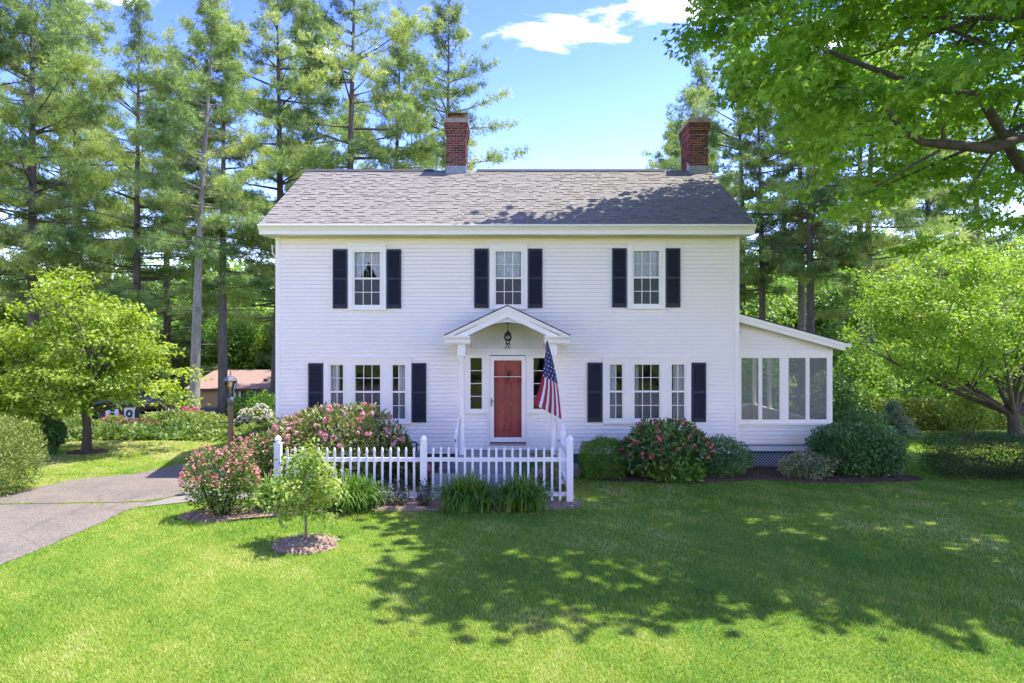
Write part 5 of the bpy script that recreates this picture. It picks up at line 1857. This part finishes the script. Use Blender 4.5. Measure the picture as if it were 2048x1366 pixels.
# ---- shrubs
def shrub(name, label, cat, c, rad, n, size, lm, tmpl=OVAL, seed=1, lump=.14, inner=.55, flowers=None, stems=8, group=None, zcut=0.02, up=.25, width=1.0, flat=1.0, vertical=.0, box=0.0, f=1.6):
    """rounded leafy bush: stems, foliage and its flowers. c is the base point."""
    r = np.random.default_rng(seed); random.seed(seed)
    if tmpl is OVAL and size < .09: tmpl = DIAM
    base = np.array(c, float)
    cc = base + np.array([0, 0, rad[2] * .92])
    d = unit(r.normal(size=(int(n * 1.6), 3)))
    if box:                                                # clipped: push towards a rounded box
        mx = np.abs(d).max(1, keepdims=True)
        d = d * (1 - box) + (d / mx) * box * .92
    rr = r.uniform(inner ** 3, 1, len(d)) ** (1 / 3)
    w = 1 + lump * wob(d * 2.4 + base * .61, f) + .06 * wob(d * 7 + base, 2.0) * (lump > .03)
    P = cc + d * np.array(rad) * (rr * w)[:, None]
    P = P[P[:, 2] > base[2] + zcut][:n]
    o = unit(P - cc)
    A = o * .7 + r.normal(size=P.shape) * .6 + np.array([0, 0, up])
    Nn = o * .5 + r.normal(size=P.shape) * .5 + np.array([0, 0, .7])
    v = np.clip(.5 + .16 * wob(P, 3.0) + r.normal(0, .2, len(P)), 0, 1)
    V, T, v = leaves(P, A, Nn, size * r.uniform(.6, 1.25, len(P)), tmpl, v, width)
    t = thing(name, label, cat, tuple(base), group)
    ao = link('foliage', np_mesh('foliage', V, T, ML[lm], v), t)
    st = MB()
    for k in range(stems):
        a = 2 * PI * k / stems + random.uniform(-.4, .4)
        e = base + np.array([math.cos(a) * rad[0] * random.uniform(.3, .8), math.sin(a) * rad[1] * random.uniform(.3, .8), rad[2] * random.uniform(.9, 1.5)])
        b0 = base + np.array([math.cos(a) * rad[0] * .12, math.sin(a) * rad[1] * .12, -.05])
        p = limb_path(b0, e, .12, 5)
        st.tube(p, [.022, .018, .014, .010, .005], 5, False)
    if stems: st.build('stem', M['twig'], t, kind='stuff')
    if flowers:
        fm, count, fs, each, zmin = flowers
        d = unit(r.normal(size=(count * 6, 3)))
        d = d[(d[:, 2] > zmin)][:count]
        d = d[(d[:, 1] < .35)]
        w = 1 + lump * wob(d * 2.4 + base * .61, f)
        Pf = cc + d * np.array(rad) * (w * 1.0)[:, None]
        if each:
            me = TRUSS[fm]
            for p, dd in zip(Pf, d):
                b = bpy.data.objects.new('blossom', random.choice(me)); col.objects.link(b); b.parent = t
                b.matrix_parent_inverse = Matrix.Translation(-WLOC[t.name])
                q = Vector((dd[0], dd[1], dd[2] + .5)).to_track_quat('Z', 'Y')
                b.rotation_euler = q.to_euler(); b.location = tuple(p); s_ = fs * random.uniform(.65, 1.25); b.scale = (s_, s_, s_)
        else:
            rep = 5
            P2 = np.repeat(Pf, rep, 0) + r.normal(size=(len(Pf) * rep, 3)) * fs * .5
            A2 = np.repeat(d, rep, 0) + r.normal(size=P2.shape) * .8
            V, T, v = leaves(P2, A2, r.normal(size=P2.shape) + np.array([0, -.6, .8]), fs * r.uniform(.6, 1.2, len(P2)), DIAM, r.random(len(P2)), 1.5)
            link('blossoms', np_mesh('blossoms', V, T, ML[fm], v), t, kind='stuff')
    return t


TRUSS = {}
for fm in ('fl_pink', 'fl_red', 'fl_white'):
    TRUSS[fm] = []
    for s in range(3):
        r_ = np.random.default_rng(700 + s)
        n_ = 11
        d_ = unit(r_.normal(size=(n_, 3)) * np.array([1, 1, .7]) + np.array([0, 0, .55]))
        pb = np.repeat(d_ * .55, 5, 0)
        ax = np.repeat(d_, 5, 0)
        t1 = unit(np.cross(ax, np.array([.3, .5, .8]))); t2 = np.cross(ax, t1)
        an = np.tile(np.arange(5) * 2 * PI / 5, n_)[:, None]
        tip = ax * .55 + (t1 * np.cos(an) + t2 * np.sin(an)) * .85
        V_, T_, v_ = leaves(pb, tip, ax, np.full(len(pb), .48), DIAM, np.clip(np.repeat(r_.random(n_), 5) + r_.normal(0, .12, len(pb)), 0, 1), 1.5)
        TRUSS[fm].append(np_mesh('blossom', V_, T_, ML[fm], v_))

mulch_bed('mulch_bed', smooth_poly([(-6.0, 12.6), (-5.2, 12.35), (-4.6, 12.95), (-3.2, 13.15), (-1.5, 13.2), (.3, 13.25), (1.15, 13.35), (1.35, 13.75), (1.2, 14.05), (-1.5, 14.1), (-4.2, 14.1), (-5.0, 13.7), (-5.9, 13.2)]), 'pale bark mulch along the foot of the picket fence', False, .04, 5000)
mulch_bed('mulch_ring', ellipse(-3.23, 10.95, .50, .46), 'pale round mulch ring around the young tree', False, .07, 1500)
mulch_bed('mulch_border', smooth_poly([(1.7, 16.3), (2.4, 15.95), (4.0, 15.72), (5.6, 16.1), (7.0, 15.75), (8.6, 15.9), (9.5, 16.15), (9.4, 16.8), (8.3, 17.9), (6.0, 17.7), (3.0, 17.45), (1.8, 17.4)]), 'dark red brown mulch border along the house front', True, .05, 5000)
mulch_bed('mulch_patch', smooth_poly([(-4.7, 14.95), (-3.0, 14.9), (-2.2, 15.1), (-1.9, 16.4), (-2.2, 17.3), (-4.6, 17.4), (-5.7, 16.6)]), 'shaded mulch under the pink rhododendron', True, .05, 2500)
mulch_bed('mulch_circle', ellipse(-12.25, 20.2, .55, .5), 'small mulch circle under the dogwood tree', True, .04, 500)

# left of the steps
shrub('rhododendron', 'large rhododendron covered in pink blossom behind the picket fence', 'shrub', (-4.05, 15.95, .05), (1.62, 1.1, .86), 7500, .135, 'rhodo', LANCE, 31, .12, .45, ('fl_pink', 120, .068, True, -.02), 14, up=.5, width=1.3)
shrub('azalea_bush', 'green and bronze bush at the house corner left of the large rhododendron', 'shrub', (-5.45, 15.3, .0), (.62, .6, .62), 4200, .07, 'azalea', OVAL, 32, .15, .4, ('fl_salmon', 110, .05, False, -.6), 8)
shrub('leafy_bush', 'small yellow green bush at the right end of the pink rhododendron', 'shrub', (-2.58, 15.9, .1), (.42, .4, .55), 1300, .10, 'azalea', OVAL, 33, .2, .4, None, 8)
shrub('weigela_bush', 'pink flowering bush in the mulch by the driveway', 'shrub', (-5.32, 12.85, .0), (.68, .62, .68), 4200, .062, 'azalea', OVAL, 34, .2, .35, ('fl_salmon', 340, .038, False, .05), 26, up=.4)
shrub('peony_bush', 'red flowers just behind the middle fence post', 'flower', (-2.15, 15.6, 0), (.38, .3, .26), 900, .08, 'azalea', OVAL, 35, .2, .4, ('fl_red', 22, .075, True, 0), 4)
shrub('azalea_bush', 'low azalea beside the front steps behind the picket fence', 'shrub', (.55, 14.95, .0), (.55, .4, .42), 2400, .06, 'rhodo_d', OVAL, 36, .2, .4, ('fl_red', 26, .04, False, 0), 8)
# right of the steps
shrub('boxwood_bush', 'rounded bright green yew next to the fence end', 'shrub', (2.14, 16.35, .0), (.60, .55, .50), 11000, .055, 'yew', LANCE, 41, .10, .6, None, 6, box=.35, up=.5)
shrub('rhododendron', 'dark green rhododendron with red blossom under the right window', 'shrub', (3.55, 16.35, .0), (1.10, .75, .70), 4600, .15, 'rhodo_d', LANCE, 42, .14, .4, ('fl_red', 120, .068, True, -.15), 12, up=.3, width=1.3)
shrub('rhododendron_seedling', 'low bright leaved rhododendron at the foot of the red flowered one', 'shrub', (3.75, 15.82, .0), (.62, .25, .22), 650, .14, 'yew', LANCE, 43, .14, .4, None, 4, up=.3, width=1.4)
shrub('evergreen_bush', 'dark fine leaved bush between the red rhododendron and the lattice', 'shrub', (4.85, 16.5, .0), (.78, .6, .50), 9000, .05, 'dark', OVAL, 44, .14, .5, None, 8)
shrub('variegated_bush', 'low cream and green variegated bush before the porch lattice', 'shrub', (6.85, 16.25, .0), (.66, .45, .32), 7000, .05, 'varieg', OVAL, 45, .16, .5, None, 8)
shrub('variegated_sprig', 'small pale sprig at the left end of the lattice', 'shrub', (5.75, 17.3, .0), (.25, .2, .28), 500, .05, 'varieg', OVAL, 451, .2, .3, None, 4)
shrub('evergreen_shrub', 'big dark clipped evergreen at the porch corner', 'shrub', (8.30, 16.9, .0), (1.05, .9, .62), 17000, .07, 'dark', OVAL, 46, .07, .6, None, 6, box=.45)
shrub('evergreen_shrub', 'second evergreen behind the big clipped one at the porch corner', 'shrub', (9.35, 19.4, .0), (1.05, .9, .68), 9000, .075, 'dark', OVAL, 47, .10, .6, None, 6, box=.2)
shrub('clipped_hedge', 'low dark clipped hedge at the right edge of the lawn', 'hedge', (11.45, 16.6, .0), (1.62, .75, .53), 19000, .06, 'hedge_d', LANCE, 48, .04, .6, None, 6, box=.85)
shrub('clipped_hedge', 'second dark hedge continuing past the right edge', 'hedge', (14.3, 16.9, .0), (1.3, .75, .50), 9000, .06, 'hedge_d', LANCE, 481, .04, .6, None, 6, box=.75)
# left edge
shrub('arborvitae', 'tall clipped yellow green evergreen at the left edge of the driveway', 'shrub', (-11.05, 14.75, .0), (.98, .85, .88), 15000, .07, 'hedge', LANCE, 49, .07, .6, None, 4, box=.35, up=.6)
shrub('dark_shrub', 'dark leaved bush between the left clipped evergreen and the dogwood', 'shrub', (-13.4, 20.0, .0), (.55, .5, .52), 4500, .11, 'dark', OVAL, 50, .14, .5, None, 6)
# right background
shrub('clipped_hedge', 'light green far hedge left of the spreading tree trunk', 'hedge', (15.3, 26.2, -.05), (1.9, .8, .58), 7000, .13, 'bush', OVAL, 51, .10, .55, None, 4, box=.4)
shrub('clipped_hedge', 'light green far hedge right behind the spreading tree trunk', 'hedge', (18.9, 26.4, -.05), (2.1, .8, .56), 6500, .13, 'bush', OVAL, 52, .10, .55, None, 4, box=.5)
shrub('young_shrub', 'pale upright shrub on the lawn left of the spreading tree trunk', 'shrub', (15.85, 24.4, .0), (.75, .6, .72), 1600, .13, 'young', OVAL, 53, .2, .3, None, 10, up=.8)
shrub('understorey_bush', 'dark blue green bush beside the porch end', 'shrub', (12.0, 26.5, -.2), (1.1, .9, 1.1), 4500, .13, 'dark', OVAL, 54, .16, .5, None, 4)
shrub('understorey_bush', 'bright green bush at the foot of the reddish pine trunks', 'shrub', (14.6, 29.5, -.2), (1.6, 1.2, 1.5), 4500, .17, 'wood', OVAL, 55, .2, .5, None, 4)
shrub('understorey_bush', 'green bush left of the small blue spruce', 'shrub', (13.6, 27.6, -.2), (1.0, .9, .9), 3000, .14, 'yew', OVAL, 56, .2, .5, None, 4)
shrub('understorey_bush', 'broad bush behind the far hedge', 'shrub', (17.5, 31, -.3), (3.2, 1.6, 1.9), 7000, .2, 'wood', OVAL, 57, .2, .5, None, 4)
shrub('understorey_bush', 'bush behind the hedge at the right edge', 'shrub', (22.5, 31, -.3), (3.2, 1.6, 1.9), 6000, .2, 'wood', OVAL, 571, .2, .5, None, 4)
shrub('understorey_bush', 'tall shaded bush behind the porch', 'shrub', (8.6, 29, -.3), (3.0, 1.4, 2.4), 7000, .2, 'wood', OVAL, 572, .2, .5, None, 4)


def spruce():
    r = np.random.default_rng(58)
    t = thing('blue_spruce', 'small pale blue spruce at the end of the evergreen shrubs', 'tree', (12.85, 23.6, 0))
    tr = MB().tube([(12.85, 23.6, -.1), (12.85, 23.6, 1.3)], [.06, .01], 6)
    P, A = [], []
    for k in range(11):
        z = .1 + k * .105; L_ = .85 * (1 - k / 11.5)
        for j in range(11):
            a = r.uniform(0, 6.28)
            d = np.array([math.cos(a), math.sin(a), .05])
            n = int(16 * L_ + 5)
            s = r.uniform(.15, 1, n)[:, None]
            P.append(np.array([12.85, 23.6, z]) + d * L_ * s * r.uniform(.8, 1.1) + r.normal(size=(n, 3)) * [.04, .04, .02] + np.array([0, 0, -.10]) * s * s)
            A.append(np.repeat(d[None], n, 0) + r.normal(size=(n, 3)) * .35)
            tr.tube([(12.85, 23.6, z), tuple(np.array([12.85, 23.6, z]) + d * L_ * .9)], [.012, .004], 4, False)
    P = np.concatenate(P); A = np.concatenate(A)
    V, T, v = leaves(P, A, r.normal(size=P.shape), r.uniform(.10, .17, len(P)), SPIKE, np.clip(.5 + (np.hypot(P[:, 0] - 12.85, P[:, 1] - 23.6) - .4) * .7 + r.normal(0, .15, len(P)), 0, 1))
    tr.build('trunk', M['twig'], t)
    link('crown', np_mesh('crown', V, T, ML['spruce'], v), t)


spruce()

# ---- garden beds on the left, back to front
GB = 'shrubs of the left garden bed'
for (px, D, rx, rz_, n, sz_, lm, fl, lab, sd_) in [
    (340, 27.5, 1.1, 822, 4200, .12, 'bush', None, 'loose light green shrub in front of the open shed bay', 601),
    (400, 28.5, 1.05, 826, 4000, .12, 'bush', None, 'light green shrub beside the foot of the pale leaning pine', 602),
    (275, 25.8, .62, 836, 3200, .08, 'brown', None, 'bronze coloured shrub before the white shed door', 603),
    (226, 27.0, .48, 830, 1500, .10, 'bush', ('fl_hot', 22, .10, False, .0), 'rose bush with red flowers under the shed window', 604),
    (378, 31.0, .9, 820, 2400, .13, 'bush', ('fl_hot', 60, .13, False, .3), 'shrub topped with magenta flowers behind the light green shrubs', 605),
    (513, 25.2, .72, 812, 3200, .10, 'bush', ('fl_white', 130, .10, True, -.2), 'white flowering rhododendron by the left house corner', 606),
    (470, 26.5, .7, 850, 1800, .10, 'wood', None, 'low green shrub right behind the lamp post', 607),
    (100, 26.5, 1.1, 800, 3600, .11, 'bush', None, 'pale loose shrub behind the dark leaved bush', 608),
    (165, 25.5, .8, 838, 2600, .10, 'bush', None, 'pale shrub behind the dogwood trunk', 609),
    (35, 27.5, 1.3, 765, 3600, .13, 'young', None, 'tall pale shrub at the left edge behind the clipped evergreen', 610),
    (490, 37.0, 1.0, 786, 2200, .15, 'yew', None, 'conifer shrub over the stockade fence', 611),
    (530, 36.0, .9, 784, 2200, .15, 'yew', None, 'feathery green shrub over the fence by the house corner', 612),
]:
    X = (px - 1024) * D / F
    gz_ = float(ground_z(X, D)); rz_ = (CAM_H - (rz_ - 683) * D / F - gz_) / 2.0
    shrub('garden_shrub', lab, 'shrub', (X, D, float(ground_z(X, D))), (rx, rx * .8, rz_), n, sz_, lm, OVAL, sd_, .2, .4, fl, 6, GB)


# ---- daylilies
def blade_clump(P0, n, length, spread, seed, wid=.014):
    r = np.random.default_rng(seed)
    az = r.uniform(0, 2 * PI, n); out = r.uniform(.15, 1.15, n) * spread; L_ = length * r.uniform(.65, 1.1, n)
    bx = P0[0] + r.normal(0, .17, n); by = P0[1] + r.normal(0, .12, n)
    K = 7
    V = np.zeros((n, K + 1, 2, 3))
    d = np.stack([np.cos(az), np.sin(az)], -1); s_ = np.stack([-np.sin(az), np.cos(az)], -1)
    for k in range(K + 1):
        t = k / K
        hor = out * (t ** 1.5) * 1.0
        ver = L_ * (t - .52 * t ** 2.4 * (.45 + out / spread))
        w = wid * (1 - t ** 2.2) + .001
        for j, sg in enumerate((-1, 1)):
            V[:, k, j, 0] = bx + d[:, 0] * hor + s_[:, 0] * w * sg
            V[:, k, j, 1] = by + d[:, 1] * hor + s_[:, 1] * w * sg
            V[:, k, j, 2] = P0[2] + ver
    idx = np.arange(n * (K + 1) * 2).reshape(n, K + 1, 2)
    T = np.concatenate([np.stack([idx[:, :-1, 0], idx[:, :-1, 1], idx[:, 1:, 1]], -1).reshape(-1, 3), np.stack([idx[:, :-1, 0], idx[:, 1:, 1], idx[:, 1:, 0]], -1).reshape(-1, 3)])
    v = np.repeat(np.clip(r.normal(.5, .22, n), 0, 1), (K + 1) * 2)
    return V.reshape(-1, 3), T, v


# ground cover strip
def ground_cover():
    r = np.random.default_rng(620)
    n = 15000
    X = r.uniform(-18.5, -6.9, n); Y = r.uniform(22.0, 26.5, n)
    edge_ = 22.4 + .35 * np.sin(X * .9) + .06 * (X + 12)
    ok = Y > edge_
    X, Y = X[ok], Y[ok]
    n = len(X)
    hgt = .17 + .16 * np.sin(X * 2.3) * np.sin(Y * 2.1 + X * .9) - .10 * (Y < edge_[ok] + .6)
    Z = ground_z(X, Y) + r.random(n) ** .6 * np.clip(hgt, .08, .5)
    P = np.stack([X, Y, Z], -1)
    A = r.normal(size=(n, 3)) * .7 + np.array([0, -.3, .35]); Nn = r.normal(size=(n, 3)) * .4 + np.array([0, -.4, 1])
    v = np.clip(.5 + .2 * wob(P, 1.1) + r.normal(0, .18, n), 0, 1)
    parts = [leaves(P, A, Nn, r.uniform(.07, .22, n), DIAM, np.clip(v + .15, 0, 1), 1.3)]
    for k in range(26):
        gx = r.uniform(-16.5, -7.2); gy = r.uniform(22.9, 25.0)
        parts.append(blade_clump((gx, gy, float(ground_z(gx, gy)) - .02), 110, r.uniform(.45, .8), r.uniform(.3, .5), 660 + k, .016))
    V, T, v = join_np(parts)
    link('ground_cover', np_mesh('ground_cover', V, T, ML['azalea'], v), None, 'bright green mixed perennials filling the left garden bed', 'plants', kind='stuff')


ground_cover()


for i, (px, D, n, L_, sp_, lab) in enumerate([(565, 13.3, 560, 1.0, .74, 'daylily clump at the left fence post behind the young tree'), (708, 13.25, 600, 1.05, .66, 'daylily clump just right of the young tree'),
                                              (935, 13.25, 700, 1.05, .74, 'larger daylily clump in the shade below the storm door'), (1043, 13.3, 620, 1.0, .66, 'daylily clump nearest the right fence end'), (632, 13.5, 420, .9, .6, 'daylily clump hidden behind the young tree crown')]):
    X = (px - 1024) * D / F
    V, T, v = blade_clump((X, D, .03), n, L_, sp_, 640 + i)
    link('daylily_clump', np_mesh('daylily_clump', V, T, ML['lily'], v), None, lab, 'daylily', 'daylilies along the picket fence')
for i, (px, lab) in enumerate(((768, 'leftmost of the small dark rose bushes at the fence'), (800, 'middle one of the small dark rose bushes at the fence'), (850, 'rose bush at the foot of the middle fence post'))):
    X = (px - 1024) * 13.55 / F
    shrub('rose_bush', lab, 'rose', (X, 13.5, .02), (.17, .14, .24), 330, .05, 'rose', OVAL, 650 + i, .3, .1, None, 7, 'rose bushes at the fence')


# ---- young tree in the mulch ring
def young_tree():
    r = np.random.default_rng(66); random.seed(66)
    bx, by = -3.24, 11.02
    t = thing('young_tree', 'slender young tree with pale leaves in a mulch ring', 'tree', (bx, by, 0))
    tr = MB().tube([(bx, by, 0), (bx - .01, by, .5), (bx - .03, by, 1.05), (bx - .01, by, 1.52)], [.024, .02, .014, .006], 8)
    C = []
    for k in range(34):
        z = r.uniform(.50, 1.38); a = r.uniform(0, 6.28); L_ = (.62 * (1 - ((z - .75) / 1.0) ** 2 * .6) if z > .75 else .5) * r.uniform(.5, 1)
        if k == 0: z, a, L_ = .55, PI * 1.02, .72
        e = np.array([bx + math.cos(a) * L_, by + math.sin(a) * L_, z + r.uniform(-.08, .28)])
        p = limb_path((bx - .015, by, z), e, .10, 5)
        tr.tube(p, [.008, .006, .005, .004, .002], 4, False)
        for q in p[2:]: C.append(tuple(q))
    C = np.array(C)
    V, T, v = spray_leaves(C, .15, 26, .075, OVAL, 67, droop=.5, flat=.9, vf=2.5, width=1.2)
    tr.build('trunk', M['young_bark'], t)
    link('crown', np_mesh('crown', V, T, ML['young'], v), t)


young_tree()


# ---- lawn
def lawn():
    r = np.random.default_rng(70)
    n = 1000000
    Y = 4.9 + (22.5 - 4.9) * r.random(n) ** 1.4
    X = r.uniform(-1, 1, n) * (.77 * Y + 2.2)
    ok = ~inside_poly(X, Y, DRIVE) & ~inside_poly(X, Y, WALK) & ~in_mulch(X, Y)
    ok &= ~((X > -5.95) & (X < 8.3) & (Y > 17.45)) & ~((X > -1.77) & (X < 1.1) & (Y > 14.85) & (Y < 17.5)) & ~((X > 1) & (X < 1.64) & (Y > 16.52) & (Y < 17.5)) & ~((np.abs(X + 3.24) < .02) & (np.abs(Y - 11) < .02))
    X, Y = X[ok], Y[ok]
    # grass in the drive seam
    k = 2600
    i = r.integers(0, len(seam_pts) - 1, k); f = r.random(k)
    sp0 = np.array(seam_pts)
    sxy = sp0[i] * (1 - f[:, None]) + sp0[i + 1] * f[:, None] + r.normal(0, .018, (k, 2))
    keep = np.sin(sxy[:, 0] * 5) + .4 * np.sin(sxy[:, 0] * 17) > -.5
    X = np.concatenate([X, sxy[keep, 0]]); Y = np.concatenate([Y, sxy[keep, 1]])
    n = len(X)
    P = np.stack([X, Y, np.full(n, .0)], -1)
    az = r.uniform(0, 2 * PI, n)
    lean = r.uniform(.25, 1.15, n)
    h = r.uniform(.028, .058, n) * (1 + .25 * wob(P, 1.3))
    d = np.stack([np.cos(az) * np.sin(lean), np.sin(az) * np.sin(lean), np.cos(lean)], -1)
    s = np.stack([-np.sin(az), np.cos(az), 0 * az], -1)
    w = (.0018 + .00030 * Y) * r.uniform(.7, 1.3, n)
    V = np.stack([P - s * w[:, None], P + s * w[:, None], P + d * h[:, None]], 1).reshape(-1, 3)
    T = np.arange(n * 3).reshape(-1, 3)
    dry = 1 / (1 + np.exp(-(-(X + 8.5) * 1.2))) * .34 * (Y > 15)
    patch = .15 * wob(P, .8) + .16 * wob(P, 2.6) + .12 * wob(P, 7) + .08 * wob(P, 17)
    v = np.clip(.46 + patch + dry + r.normal(0, .15, n) + (r.random(n) < .05) * .3, 0, 1)
    link('lawn_grass', np_mesh('lawn_grass', V, T, ML['grass'], np.repeat(v, 3)), None, 'short mown green grass of the front lawn', 'grass', kind='stuff')


lawn()
